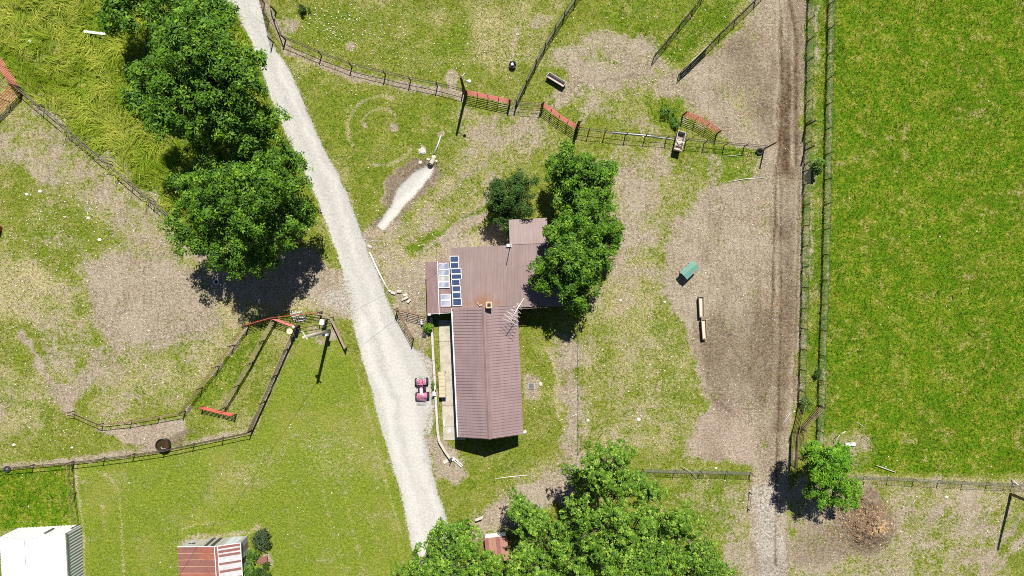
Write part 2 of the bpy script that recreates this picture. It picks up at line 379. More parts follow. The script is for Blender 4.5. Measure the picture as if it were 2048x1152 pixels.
area([(330, 880), (375, 860), (400, 866), (350, 895)], 5, dark=0.55, dirt=0.9)
area([(10, 720), (110, 780), (70, 880), (-60, 880), (-60, 740)], 24, dry=0.4, dirt=0.35)
line([(0, 934), (148, 921), (270, 906), (331, 896), (500, 862)], 13, 5, dirt=0.75, dry=0.5)
line([(150, 925), (156, 985), (166, 1050), (170, 1160)], 5, 3, dry=0.95, dirt=0.4)
line([(497, 655), (439, 735), (375, 822)], 10, 4, dirt=0.7, dry=0.5)
line([(597, 655), (553, 752), (505, 860)], 9, 4, dirt=0.7, dry=0.4)
area([(600, 640), (650, 625), (690, 670), (640, 690)], 8, dirt=0.4)
blob(660, 662, 16, 12, dirt=0.9)
area([(545, 655), (500, 660), (380, 815), (410, 830), (455, 800), (520, 690)], 6, lush=0.65, dry=0.15, dirt=0.05)
area([(560, 655), (590, 660), (500, 855), (440, 855), (460, 815), (510, 730)], 6, lush=0.25, dry=0.3)
# lawn: mower lines and dry patches
for pts in ([(195, 945), (222, 955), (238, 985), (243, 1060), (250, 1180)], [(712, 738), (730, 800), (745, 860), (770, 960), (800, 1060)], [(360, 1060), (400, 1046), (470, 1044)], [(206, 1005), (209, 1060)]):
    line(pts, 5, 4, dry=0.72)
for k in range(9): line([(620 + 22 * k, 960 + 8 * k), (672 + 22 * k, 1180)], 7, 6, dry=0.42 if k % 2 else 0.05, lush=0.0 if k % 2 else 0.25)
for k in range(5): line([(190 + 26 * k, 980), (196 + 26 * k, 1200)], 8, 7, lush=0.3 if k % 2 else 0.0)
area([(600, 880), (720, 860), (760, 960), (640, 960)], 40, dry=0.45)
area([(380, 930), (560, 880), (560, 980), (420, 1010)], 40, dry=0.38)
# -- fence line and pasture at the top
line([(575, 100), (643, 128), (704, 152), (771, 165), (860, 180), (925, 192)], 17, 6, dirt=0.88, dry=0.4)
line([(530, 10), (560, 70), (575, 100)], 16, 6, dirt=0.85)
area([(560, 30), (600, 40), (590, 80), (565, 70)], 8, dirt=0.5, pink=0.3)
blob(695, 98, 15, 12, dirt=0.95, dry=0.8); blob(907, 160, 9, 24, dirt=0.95, dry=1); blob(790, 254, 12, 9, dirt=0.85); blob(722, 256, 8, 6, dirt=0.8)
line([(1035, 60), (1020, 125)], 12, 6, False, dirt=0.8, dry=0.8)
blob(1085, 45, 26, 14, -20, dirt=0.7, dry=0.7)
for r0, a0, a1 in ((66, 150, 300), (40, 200, 330), (72, 30, 110)):
    line([(762 + r0 * math.cos(math.radians(t)), 258 + r0 * math.sin(math.radians(t))) for t in range(a0, a1, 10)], 6, 4, dry=0.9, dirt=0.5)
# -- slope between drive and house
area([(900, 225), (1080, 225), (1120, 290), (1060, 330), (960, 330), (910, 270)], 24, dirt=0.58, dry=0.45)
area([(760, 470), (830, 430), (900, 345), (960, 290), (1010, 330), (985, 420), (900, 495), (850, 560), (800, 600), (760, 545), (735, 490)], 18, dirt=0.45, dry=0.72)
area([(900, 350), (1000, 300), (1090, 290), (1080, 340), (990, 350), (930, 440), (870, 470)], 22, dirt=0.18, dry=0.5, lush=0.15)
area([(810, 500), (860, 470), (985, 400), (985, 420), (890, 480), (830, 515)], 7, lush=0.75, dirt=0.05, dry=0.2)
for k in range(6): line([(770 + 14 * k, 470 + 8 * k), (960 + 8 * k, 300 + 14 * k)], 5, 6, False, dirt=(0.75 if k % 2 else 0.1), dry=0.55)
area([(868, 478), (905, 455), (972, 420), (980, 436), (930, 466), (885, 490)], 6, dirt=1.0, dry=0.0)
area([(850, 520), (900, 488), (1015, 440), (1015, 500), (905, 520), (855, 620), (800, 610), (770, 560), (800, 530)], 10, dirt=0.78, dry=1.0)
area([(740, 455), (772, 428), (758, 402), (766, 370), (790, 345), (838, 322), (866, 322), (882, 345), (862, 372), (800, 446), (768, 466)], 6, dirt=0.95, dark=0.55)
area([(750, 452), (766, 460), (785, 441), (806, 414), (835, 382), (861, 353), (868, 334), (857, 328), (834, 341), (810, 361), (792, 382), (783, 408), (766, 431)], 5, True, gravel=1.0, dark=0.0)
line([(735, 470), (760, 466), (800, 450)], 24, 8, False, dirt=0.85)
blob(880, 268, 7, 9, dirt=0.9); blob(848, 302, 8, 8, dirt=0.9)
area([(775, 585), (850, 570), (862, 640), (850, 712), (826, 690), (795, 640)], 8, dirt=0.8, dry=0.55, dark=0.12)
# -- drive
area(ROAD_L + ROAD_R[::-1], 9, True, gravel=0.62, dirt=0.3)
area([(x + 2, y) for x, y in ROAD_L] + [(x - 2, y) for x, y in ROAD_R[::-1]], 3.5, True, gravel=1.0, dirt=0.0)
line([(500, 20), (560, 170), (625, 310), (672, 420), (700, 500), (716, 560)], 5, 3, gravel=0.93, dark=0.10)
line([(560, 235), (590, 262), (640, 380), (680, 470)], 9, 5, False, dark=0.07)
line([(830, 900), (845, 960), (850, 1020)], 7, 5, False, dark=0.10, gravel=0.9)
for pts, k, w_ in (([(505, 0), (560, 130), (630, 300), (690, 440), (735, 560), (770, 690), (800, 800), (830, 920), (862, 1100)], 0.55, 10), ([(470, 0), (535, 150), (600, 300), (660, 440), (705, 560), (735, 690), (770, 800), (800, 920), (835, 1100)], 0.45, 9), ([(740, 610), (790, 740), (830, 870), (862, 990), (880, 1100)], 0.8, 16), ([(720, 640), (760, 770), (790, 870), (815, 960), (845, 1100)], 0.9, 18), ([(770, 680), (810, 760), (835, 850), (845, 940)], 0.7, 22)):
    line(pts, w_, 9, False, pale=min(1, k * 1.15))
line([(515, 0), (575, 175), (648, 330), (690, 430), (720, 510)], 4, 4, False, pale=0.9)
area([(750, 452), (766, 460), (785, 441), (806, 414), (835, 382), (861, 353), (868, 334), (857, 328), (834, 341), (810, 361), (792, 382), (783, 408), (766, 431)], 5, True, pale=1.0)
area([(835, 700), (866, 712), (872, 890), (858, 880), (862, 760)], 5, gravel=0.55, dirt=0.9)
area([(862, 870), (890, 880), (930, 918), (940, 955), (905, 965), (872, 945)], 12, dirt=0.85, dry=0.5, gravel=0.0)
area([(620, 600), (695, 560), (705, 640), (660, 622)], 14, gravel=0.45, dirt=0.9)
# -- back yard of the house
area([(1110, 680), (1140, 660), (1160, 680), (1162, 930), (1110, 960), (1090, 940), (1130, 850), (1112, 760)], 20, dirt=0.80, dark=.12)
line([(1175, 650), (1176, 760), (1168, 880)], 11, 7, False, dirt=0.6, dry=0.9)
line([(1100, 700), (1122, 770), (1120, 830)], 8, 6, False, dirt=0.45, dry=0.9)
area([(1045, 755), (1085, 755), (1085, 800), (1045, 800)], 6, dirt=0.65, dry=0.6)
area([(1035, 880), (1110, 790), (1110, 860), (1040, 940), (920, 1000), (900, 960), (950, 925)], 16, lush=0.38, dry=0.25)
area([(1045, 655), (1080, 655), (1070, 740), (1045, 740)], 8, lush=0.35)
area([(1000, 1000), (1070, 950), (1115, 925), (1165, 905), (1175, 960), (1140, 1000), (1100, 1015), (1030, 1060), (950, 1085), (945, 1045)], 18, dirt=0.84, dry=0.5, pink=0.25)
# -- the big bare pen on the right
area([(1105, 105), (1200, 55), (1290, 85), (1320, 120), (1362, 150), (1400, 120), (1490, 40), (1520, -270), (1614, -270), (1608, 400), (1598, 800), (1578, 940), (1590, 1400), (1495, 1400), (1502, 940), (1380, 910), (1430, 830), (1375, 690), (1345, 620), (1315, 545), (1330, 480), (1405, 385), (1500, 320), (1430, 265), (1300, 200), (1160, 195), (1110, 215), (1090, 190), (1130, 160)], 18, dirt=0.92, dry=0.35)
area([(1105, 110), (1210, 65), (1300, 100), (1350, 150), (1300, 190), (1150, 160)], 24, dirt=0.68, dry=0.5)
area([(1165, 180), (1300, 185), (1430, 225), (1420, 262), (1280, 262), (1165, 240)], 14, dirt=0.32, dry=0.35, lush=0.15)
area([(1290, 195), (1365, 200), (1365, 262), (1320, 258)], 10, dirt=0.05, lush=0.7)
area([(1440, 180), (1530, 170), (1530, 280), (1430, 240)], 20, dirt=0.72, dry=0.7)
area([(1165, 295), (1320, 285), (1370, 330), (1400, 390), (1330, 470), (1310, 540), (1240, 590), (1200, 480), (1230, 400)], 24, dirt=0.62, dry=0.5)
area([(1330, 300), (1400, 330), (1395, 420), (1310, 470), (1310, 380)], 20, dirt=0.35, lush=0.25)
area([(1400, 312), (1520, 300), (1505, 362), (1420, 372)], 9, dirt=0.25, lush=0.55)
area([(1372, 292), (1525, 300), (1525, 312), (1372, 305)], 4, True, dirt=0.1, lush=0.75)
area([(1165, 590), (1310, 560), (1345, 620), (1365, 690), (1400, 800), (1370, 890), (1180, 910), (1165, 780)], 20, dirt=0.22, dry=0.45)
area([(1300, 640), (1345, 630), (1360, 690), (1395, 770), (1380, 830), (1320, 800), (1330, 720)], 14, dirt=0.05, lush=0.35)
area([(1200, 580), (1300, 470), (1310, 560), (1230, 650)], 20, dirt=0.4, dry=0.6)
area([(1400, 830), (1470, 790), (1510, 860), (1510, 925), (1400, 925), (1375, 885)], 14, dirt=1.0, pink=0.6)
area([(1285, 935), (1500, 940), (1497, 1020), (1450, 1120), (1400, 1120), (1300, 1000)], 10, dirt=0.15, lush=0.4, dry=0.3)
area([(1440, 1030), (1500, 1000), (1510, 1180), (1450, 1180)], 16, dirt=0.55, dry=0.5)
blob(1500, 130, 75, 60, -40, 0.7, dark=0.32); blob(1535, 215, 45, 60, 0, 0.5, dark=0.36); blob(1445, 110, 40, 30, 0, 0.7, dark=0.26)
line([(1590, -270), (1588, 120), (1580, 330), (1578, 560), (1572, 720), (1566, 860)], 34, 10, False, dark=0.34, dirt=1.0)
line([(1590, -270), (1588, 120), (1581, 345)], 40, 8, False, dark=0.46)
line([(1575, 180), (1572, 340)], 16, 8, False, dark=0.75)
line([(1553, -100), (1556, 150), (1545, 340), (1532, 560), (1522, 720), (1520, 900)], 5, 3, dark=0.0, dirt=1.0, dry=0.6, pink=0.2)
line([(1578, -10), (1592, 80), (1594, 330)], 4, 3, dark=0.95)
line([(1553, 330), (1546, 560), (1541, 760)], 6, 3, dark=0.7)
line([(1562, 20), (1564, 200), (1556, 330)], 4, 3, dark=0.85)
line([(1583, 60), (1584, 330)], 5, 3, dark=0.05)
line([(1600, 350), (1594, 560), (1588, 800)], 4, 3, dark=0.7)
line([(1562, 350), (1562, 620), (1556, 860), (1550, 1130)], 4, 3, dark=0.7)
area([(1500, 980), (1560, 960), (1590, 1180), (1520, 1180)], 12, dirt=1.0, gravel=0.45)
blob(1440, 700, 50, 90, -20, 0.5, dark=0.30); blob(1490, 770, 45, 70, 20, 0.5, dark=0.36); blob(1520, 690, 35, 90, 0, .5, dark=.32)
for a, b in (((1455, 730), (1500, 820)), ((1465, 710), (1530, 800)), ((1410, 780), (1490, 850)), ((1430, 640), (1375, 690))): line([a, b], 4, 5, False, dark=0.5)
for k in range(9): line([(1420 + 14 * k, 420 + 22 * k), (1505 + 9 * k, 330 + 30 * k)], 3, 5, False, dry=0.9)
line([(1150, 175), (1200, 168), (1240, 163), (1290, 152)], 3, 3, False, dark=0.6)
line([(1150, 170), (1240, 158), (1300, 148)], 9, 6, False, dirt=1.0, dry=.8)
# -- lower right
area([(1600, 945), (1700, 960), (2380, 965), (2380, 1400), (1590, 1400), (1585, 1000)], 9, dirt=0.47, dry=0.45, lush=0.1)
area([(1990, 1000), (2380, 990), (2380, 1400), (2010, 1400)], 22, dirt=0.15, lush=0.35)
area([(1650, 880), (1715, 850), (1740, 900), (1725, 945), (1665, 950)], 34, dirt=0.36, dry=0.5, lush=0.4)
line([(1665, -270), (1660, 300), (1654, 560), (1648, 760), (1644, 880)], 3, 2.5, dry=1.0, dirt=0.55)
line([(1632, -100), (1628, 300), (1624, 600)], 9, 6, False, dry=0.75, dirt=0.4)
line([(1700, 952), (1850, 958), (2100, 966)], 8, 5, dry=0.7, dirt=0.4)
blob(1730, 1048, 62, 56, 10, 0.4, dark=0.62, dirt=1.0); blob(1735, 990, 22, 24, 0, 0.4, dark=0.65, dirt=1.0)
blob(1640, 1085, 60, 50, 0, 0.4, dark=0.42, dirt=0.75, dry=0.3)
blob(1756, 1046, 20, 14, 20, 0.4, dark=0.1, dry=1.0, dirt=0.9)
for k in range(7): line([(1810 + 30 * k, 1100 + 6 * k), (1900 + 30 * k, 1010 + 4 * k)], 10, 10, False, dirt=0.8)
line([(362, 1086), (378, 1076), (440, 1071), (500, 1064), (512, 1052)], 7, 5, dry=0.95, dirt=0.5)
blob(538, 1128, 12, 18, 0, 0.4, dry=1, dirt=0.4); blob(512, 1062, 12, 8, 0, .4, dry=.9, dirt=.4)
# fence lines keep taller grass
line([(1656, -270), (1654, 150), (1651, 290), (1648, 440), (1644, 600), (1640, 700), (1635, 885)], 5, 2.5, tall=0.8)
line([(1617, -270), (1612, 240), (1607, 450), (1600, 720), (1597, 800)], 5, 2.5, tall=0.7)
pen = sstep((U - 1370) / 40) * sstep((1600 - U) / 20) * sstep(Z['dirt'] * 4 - 2.5)
Z['dark'] += pen * np.clip((fbm(U / 60, V / 110, 5, 46) - 0.44) * 1.5, 0, 0.30)
Z['lawn'] = Z['lawn']
mot = fbm(U / 34, V / 34, 4, 45) - 0.5
Z['dirt'] += mot * 0.9 * sstep(Z['dirt'] * 5) * sstep((1.02 - Z['dirt']) * 6); Z['dry'] = (Z['dry'] + (fbm(U / 48, V / 48, 4, 47) - 0.56) * 0.7 * (1 - Z['lawn'] * .6)) * (1 - 0.7 * Z['lush']) * (1 - 0.25 * Z['lawn'])
Z['lush'] += (fbm(U / 60, V / 60, 3, 49) - 0.5) * 0.5 * sstep((1 - Z['lush']) * 4) * (1 - Z['lawn'])
for k in Z: Z[k] = np.clip(Z[k], 0, 1)

# relief
H = 0.05 * (fbm(U / 60, V / 60, 3, 30) - 0.5) * 2 + 0.035 * (fbm(U / 9, V / 9, 2, 33) - 0.5) * (1 - 0.8 * Z['gravel'])
def dip(pts, width, depth, soft):
    global H
    sl = box_of(pts, width + soft); d = np.full(Sx[sl].shape, 1e9)
    for a, b in zip(pts, pts[1:]): d = np.minimum(d, seg_d(Sx[sl], Sy[sl], a, b))
    H[sl] += depth * sstep(0.5 - (d - width / 2) / (2 * soft))
dip([(758, 455), (800, 400), (862, 335)], 22, -0.32, 14)
for pts in ([(1578, -10), (1592, 80), (1594, 330)], [(1553, -100), (1556, 150), (1545, 340), (1532, 560), (1522, 720)], [(1562, 350), (1568, 720), (1558, 860), (1550, 1130)], [(1572, 100), (1570, 340), (1574, 700)]): dip(pts, 5, -0.09, 3); dip([(x + 8, y) for x, y in pts], 4, 0.05, 3)
m = np.exp(-(((U - 1732) / 50) ** 2 + ((V - 1046) / 44) ** 2) ** 1.4) + 0.6 * np.exp(-(((U - 1733) / 20) ** 2 + ((V - 992) / 22) ** 2))
H += m * (0.65 + 0.9 * (fbm(U / 11, V / 11, 3, 40) - 0.35))
H[np.abs(U - 1024) > 3000] = -0.3; H[:, np.abs(v - 576) > 3000] = -0.3
X3 = (U - 1024) / PPM; Y3 = (576 - V) / PPM
def gz(x, y):
    i = np.clip(np.searchsorted(u, np.asarray(x) * PPM + 1024), 0, len(u) - 1); j = np.clip(np.searchsorted(v, 576 - np.asarray(y) * PPM), 0, len(v) - 1)
    return H[i, j]
def zone(name, px, py):
    i = np.clip(np.searchsorted(u, px), 0, len(u) - 1); j = np.clip(np.searchsorted(v, py), 0, len(v) - 1)
    return Z[name][i, j]

g = NG('ground_soil_and_grass', 1.0, 0.0)
P = g.coord('Position')
A = g.n('ShaderNodeAttribute'); A.attribute_name = 'zone_a'; B = g.n('ShaderNodeAttribute'); B.attribute_name = 'zone_b'
sa = g.n('ShaderNodeSeparateColor'); g.l(A.outputs['Color'], sa.inputs[0]); sb = g.n('ShaderNodeSeparateColor'); g.l(B.outputs['Color'], sb.inputs[0])
dirt, gravel, lush, dry = sa.outputs[0], sa.outputs[1], sa.outputs[2], A.outputs['Alpha']
dark, pink, lawn = sb.outputs[0], sb.outputs[1], sb.outputs[2]
pale = B.outputs['Alpha']
n0 = g.noise(P, 0.22, 3, 0.6); nA = g.noise(P, 0.6, 4, 0.6); nB = g.noise(P, 1.7, 4, 0.62); nC = g.noise(P, 5.0, 4, 0.66); nD = g.noise(P, 15, 2, 0.6); nE = g.noise(P, 3.0, 5, 0.75, 0.6)
def lin(*ps):
    r = None
    for n, k in ps: q = g.math('MULTIPLY', n, k); r = q if r is None else g.math('ADD', r, q)
    return r
cover = lin((n0, 0.14), (nA, 0.20), (nB, 0.22), (nE, 0.22), (nC, 0.22)); cover2 = lin((nA, 0.3), (nE, 0.4), (nD, 0.3)); fine = lin((nC, 0.6), (nD, 0.4)); mid = lin((nA, 0.3), (nB, 0.4), (nE, 0.3))
def thr(mask, n, k=2.0, a=4.2): return g.math('ADD', g.math('MULTIPLY', g.math('ADD', g.math('SUBTRACT', mask, 0.5), g.math('MULTIPLY', g.math('SUBTRACT', n, 0.5), a)), k), 0.5, clamp=True)
gs = g.step(fine, 0.38, 0.62); es = g.step(nE, 0.36, 0.62); ms = g.step(mid, 0.40, 0.62); As = g.step(nA, 0.38, 0.62)
past = g.mix(gs, (0.055, 0.092, 0.004), (0.262, 0.298, 0.034)); past = g.mix(g.math('MULTIPLY', es, 0.5), past, (0.085, 0.140, 0.009)); past = g.mix(g.math('MULTIPLY', ms, 0.5), past, (0.32, 0.295, 0.085))  # dark end paints the shadows between grass clumps into the pasture colour
lushc = g.mix(gs, (0.024, 0.066, 0.003), (0.135, 0.255, 0.010)); lushc = g.mix(g.math('MULTIPLY', g.step(n0, 0.46, 0.62), 0.4), lushc, (0.055, 0.115, 0.005)); lushc = g.mix(g.math('MULTIPLY', es, 0.35), lushc, (0.085, 0.195, 0.004)); lushc = g.mix(g.math('MULTIPLY', g.step(mid, 0.45, 0.60), 0.75), lushc, g.mix(gs, (0.16, 0.18, 0.012), (0.35, 0.325, 0.036)))
lawnc = g.mix(gs, (0.112, 0.165, 0.012), (0.245, 0.285, 0.036)); lawnc = g.mix(g.math('MULTIPLY', As, 0.45), lawnc, (0.12, 0.185, 0.014)); lawnc = g.mix(g.math('MULTIPLY', g.step(n0, 0.48, 0.66), 0.5), lawnc, (0.265, 0.255, 0.062))
straw = g.mix(gs, (0.27, 0.215, 0.10), (0.56, 0.48, 0.28))
streak = g.noise(g.scalevec(P, (2.6, 0.45, 1)), 1.3, 5, 0.65, 0.4)
dirtc = g.mix(gs, (0.19, 0.148, 0.10), (0.42, 0.35, 0.255)); dirtc = g.mix(g.math('MULTIPLY', g.step(n0, 0.40, 0.64), 0.5), dirtc, (0.405, 0.345, 0.26)); dirtc = g.mix(g.math('MULTIPLY', g.step(streak, 0.48, 0.66), 0.55), dirtc, (0.20, 0.148, 0.095)); dirtc = g.mix(g.math('MULTIPLY', g.step(nE, 0.54, 0.68), 0.5), dirtc, (0.135, 0.10, 0.063)); dirtc = g.mix(g.math('MULTIPLY', g.step(nB, 0.53, 0.68), 0.45), dirtc, (0.43, 0.365, 0.27)); dirtc = g.mix(g.math('MULTIPLY', g.step(nD, 0.58, 0.72), 0.6), dirtc, (0.60, 0.535, 0.42))
gravc = g.mix(gs, (0.36, 0.342, 0.31), (0.46, 0.442, 0.41)); gravc = g.mix(g.math('MULTIPLY', g.step(streak, 0.5, 0.66), 0.25), gravc, (0.35, 0.325, 0.285)); gravc = g.mix(g.math('MULTIPLY', g.step(nD, 0.62, 0.74), 0.4), gravc, (0.27, 0.245, 0.21))
gravc = g.mix(g.math('MULTIPLY', g.math('MULTIPLY', pale, g.math('ADD', 0.55, g.math('MULTIPLY', streak, 0.6))), 0.9), gravc, g.mix(gs, (0.49, 0.467, 0.42), (0.565, 0.54, 0.495)))
darkc = g.mix(gs, (0.045, 0.030, 0.020), (0.17, 0.12, 0.075)); darkc = g.mix(g.math('MULTIPLY', g.step(nE, 0.5, 0.66), 0.55), darkc, (0.30, 0.195, 0.095))
pinkc = g.mix(gs, (0.31, 0.225, 0.175), (0.44, 0.35, 0.285))
c = g.mix(thr(lush, cover, 1.6, 2.6), past, lushc)
c = g.mix(lawn, c, lawnc)
c = g.mix(g.math('MULTIPLY', thr(dry, cover2, 1.6, 3.4), 0.8), c, straw)
c = g.mix(thr(dirt, cover, 1.9, 5.2), c, dirtc)
c = g.mix(thr(pink, mid, 1.4, 2.0), c, pinkc)
c = g.mix(thr(gravel, lin((nC, 0.5), (nD, 0.5)), 2.6, 2.6), c, gravc)
c = g.mix(thr(dark, mid, 1.3, 1.2), c, darkc)
gap_shade = g.math('MULTIPLY', g.math('SUBTRACT', 1.0, g.step(nD, 0.36, 0.46)), g.math('SUBTRACT', 0.62, g.math('MULTIPLY', gravel, 0.45)))
c = g.mix(gap_shade, c, g.mix(0.55, c, (0.03, 0.028, 0.012)))  # dark soil and thatch grain, also painting shade into gaps between tufts
g.col(c)
g.bump(g.math('MULTIPLY', lin((nC, 0.7), (nD, 0.4)), g.math('SUBTRACT', 1.0, g.math('MULTIPLY', gravel, 0.8))), 1.0, 0.15)
MATS['ground'] = g.m
idx = np.arange(U.size).reshape(SH)
quads = np.stack([idx[:-1, :-1], idx[:-1, 1:], idx[1:, 1:], idx[1:, :-1]], -1).reshape(-1, 4)
za = np.stack([Z['dirt'], Z['gravel'], Z['lush'], Z['dry']], -1).reshape(-1, 4)
zb = np.stack([Z['dark'], Z['pink'], Z['lawn'], Z['pale']], -1).reshape(-1, 4)
ground = np_mesh('ground', np.stack([X3, Y3, H], -1).reshape(-1, 3), quads, 'ground', None, [('zone_a', 'FLOAT_COLOR', za), ('zone_b', 'FLOAT_COLOR', zb)])
ground.data.polygons.foreach_set('use_smooth', np.ones(len(quads), bool)); struct(ground)
print('ground', len(quads))

# ------------------------------------------------------------------ grass blades standing on the sheet
def blades(name, n, region, height, width, lean, accept, colour, swirl=None, label=None, seed=1, segs=1):
    r = np.random.default_rng(seed)
    px = r.uniform(region[0], region[2], n); py = r.uniform(region[1], region[3], n)
    keep = r.random(n) < accept(px, py, r); px, py = px[keep], py[keep]; n = len(px)
    x = (px - 1024) / PPM; y = (576 - py) / PPM; z = gz(x, y)
    h = r.uniform(height[0], height[1], n); wd = r.uniform(width[0], width[1], n)
    ang = r.uniform(0, 2 * np.pi, n) if swirl is None else swirl(px, py) + r.normal(0, 0.55, n)
    ln = r.uniform(lean[0], lean[1], n) * h
    dx, dy = np.cos(ang), np.sin(ang); sx, sy = -dy, dx
    zz = np.sqrt(np.maximum(h * h - ln * ln, 0.0004))
    b1 = np.stack([x - sx * wd, y - sy * wd, z - 0.02], -1); b2 = np.stack([x + sx * wd, y + sy * wd, z - 0.02], -1)
    col = colour(px, py, r); col = np.concatenate([col, np.ones((n, 1))], 1)
    i = np.arange(n)
    if segs == 1:
        t = np.stack([x + dx * ln, y + dy * ln, z + zz], -1)
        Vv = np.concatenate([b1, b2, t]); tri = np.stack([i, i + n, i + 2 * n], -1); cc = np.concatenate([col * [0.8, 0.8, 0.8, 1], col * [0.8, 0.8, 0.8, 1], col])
    else:
        m1 = np.stack([x + dx * ln * 0.35 - sx * wd * .8, y + dy * ln * 0.35 - sy * wd * .8, z + zz * 0.75], -1); m2 = np.stack([x + dx * ln * 0.35 + sx * wd * .8, y + dy * ln * 0.35 + sy * wd * .8, z + zz * 0.75], -1)
        t = np.stack([x + dx * ln * 1.15, y + dy * ln * 1.15, z + zz * 0.9], -1)
        Vv = np.concatenate([b1, b2, m1, m2, t]); tri = np.concatenate([np.stack([i, i + n, i + 3 * n], -1), np.stack([i, i + 3 * n, i + 2 * n], -1), np.stack([i + 2 * n, i + 3 * n, i + 4 * n], -1)]); cc = np.concatenate([col] * 5)
    o = np_mesh(name, Vv, tri, 'blades', None, [('blade', 'FLOAT_COLOR', cc)]); struct(o, 'stuff')
    if label: o['label'] = label
    print(name, len(tri)); return o
def grass_col(px, py, r):
    n = len(px); L = zone('lush', px, py)[:, None]; W = zone('lawn', px, py)[:, None]; D = zone('dry', px, py)[:, None]
    k = np.clip(0.4 * r.random(n) + 2.3 * (fbm(px / 5, py / 5, 3, 52) - 0.40) + 0.9 * (fbm(px / 60, py / 60, 3, 54) - 0.5), 0, 1)[:, None]; big = np.clip((fbm(px / 24, py / 24, 4, 50)[:, None] - 0.48) * 5, 0, .75)
    past = np.array([0.050, 0.090, 0.005]) * (1 - k) + np.array([0.34, 0.37, 0.06]) * k
    lush = np.array([0.020, 0.064, 0.003]) * (1 - k) + np.array([0.165, 0.315, 0.014]) * k
    lush = lush * (1 - big) + np.array([0.33, 0.305, 0.032]) * big * (0.6 + 0.5 * k)
    lawn = np.array([0.12, 0.185, 0.012]) * (1 - k) + np.array([0.30, 0.345, 0.042]) * k
    c = past * (1 - L) + lush * L; c = c * (1 - W) + lawn * W
    s = (r.random((n, 1)) < D * 0.45); return np.where(s, np.array([0.54, 0.46, 0.25]) * (0.6 + 0.6 * k), c)
def acc(px, py, r):
    d = zone('dirt', px, py); gr = zone('gravel', px, py); dk = zone('dark', px, py)
    patch = fbm(px / 14, py / 14, 3, 60)
    cov = np.clip((1 - d) * 1.7 - 0.75 + (patch - 0.5) * 2.4, 0.02, 1); cov = np.maximum(cov, 0.4 * (fbm(px / 7, py / 7, 3, 61) > 0.66) * (d < 0.97))
    return cov * (gr < 0.25) * (1 - dk) * (1 - 0.6 * zone('lawn', px, py))
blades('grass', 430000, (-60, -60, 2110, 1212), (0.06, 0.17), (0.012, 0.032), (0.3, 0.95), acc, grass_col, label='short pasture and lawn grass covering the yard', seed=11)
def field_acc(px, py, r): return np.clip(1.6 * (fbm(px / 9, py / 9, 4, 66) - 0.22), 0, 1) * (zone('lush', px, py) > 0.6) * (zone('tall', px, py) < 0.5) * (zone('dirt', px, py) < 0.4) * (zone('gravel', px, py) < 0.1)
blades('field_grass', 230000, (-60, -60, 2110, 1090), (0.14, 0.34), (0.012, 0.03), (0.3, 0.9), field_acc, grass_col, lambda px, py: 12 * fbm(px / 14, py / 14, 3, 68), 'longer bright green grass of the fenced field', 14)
def tall_acc(px, py, r): return np.clip(zone('tall', px, py) * (3.2 * (fbm(px / 18, py / 18, 3, 70) - 0.27)), 0, 1)
def tall_sw(px, py): return 2.0 + 5.5 * (fbm(px / 55, py / 55, 3, 80) - 0.5) * 2
def tall_col(px, py, r):
    k = r.random((len(px), 1)); b = np.clip((fbm(px / 40, py / 40, 3, 90)[:, None] - 0.35) * 3, 0, 1)
    a = np.array([0.11, 0.20, 0.008]) * (1 - k) + np.array([0.32, 0.40, 0.030]) * k
    y = np.array([0.27, 0.34, 0.022]) * (1 - k) + np.array([0.62, 0.63, 0.13]) * k
    return a * (1 - b * 0.85) + y * b * 0.85
blades('tall_grass', 110000, (-60, -60, 640, 1090), (0.6, 1.35), (0.014, 0.032), (0.85, 0.99), lambda px, py, r: tall_acc(px, py, r) * (px < 620) * (zone('gravel', px, py) < 0.1), tall_col, tall_sw, 'tall yellow green meadow grass flopped in swirls beside the trees', 12, 2)
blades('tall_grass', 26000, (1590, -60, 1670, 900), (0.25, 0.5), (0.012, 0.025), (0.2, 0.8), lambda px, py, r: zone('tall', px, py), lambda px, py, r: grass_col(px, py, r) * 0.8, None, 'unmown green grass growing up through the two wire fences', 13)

# small pale flowers, straw and stone flecks lying in the grass
MATS['fleck'] = None
weathered('fleck', (0.70, 0.67, 0.55), (0.52, 0.46, 0.33), 0.9, 0.1, scale=20, bump=0)
def flecks(name, label, n, spots, smin, smax, seed):
    r = np.random.default_rng(seed); tot = []
    wts = np.array([s[4] for s in spots], float); cnt = (n * wts / wts.sum()).astype(int)
    P2 = []
    for (cx, cy, rx, ry, _), c in zip(spots, cnt):
        a = r.normal(0, 0.5, (c, 2)); P2.append(np.stack([cx + a[:, 0] * rx, cy + a[:, 1] * ry], -1))
    P2 = np.concatenate(P2); P2 = P2[zone('gravel', P2[:, 0], P2[:, 1]) < 0.3]; n = len(P2)
    x = (P2[:, 0] - 1024) / PPM; y = (576 - P2[:, 1]) / PPM; z = gz(x, y) + 0.045
    s = smin + (smax - smin) * r.random(n) ** 3; a = r.uniform(0, 6.28, n); e = r.uniform(0.35, 1, n)
    vs = []
    for k in range(4):
        t = a + k * np.pi / 2; q = np.where(k % 2, s * e, s); vs.append(np.stack([x + np.cos(t) * q, y + np.sin(t) * q, z + r.uniform(-.01, .03, n)], -1))
    top = np.stack([x, y, z + s * 0.5], -1); V = np.concatenate(vs + [top]); i = np.arange(n)
    tri = np.concatenate([np.stack([i + k * n, i + ((k + 1) % 4) * n, i + 4 * n], -1) for k in range(4)])
    o = np_mesh(name, V, tri, 'fleck'); struct(o, 'stuff'); o['label'] = label; return o
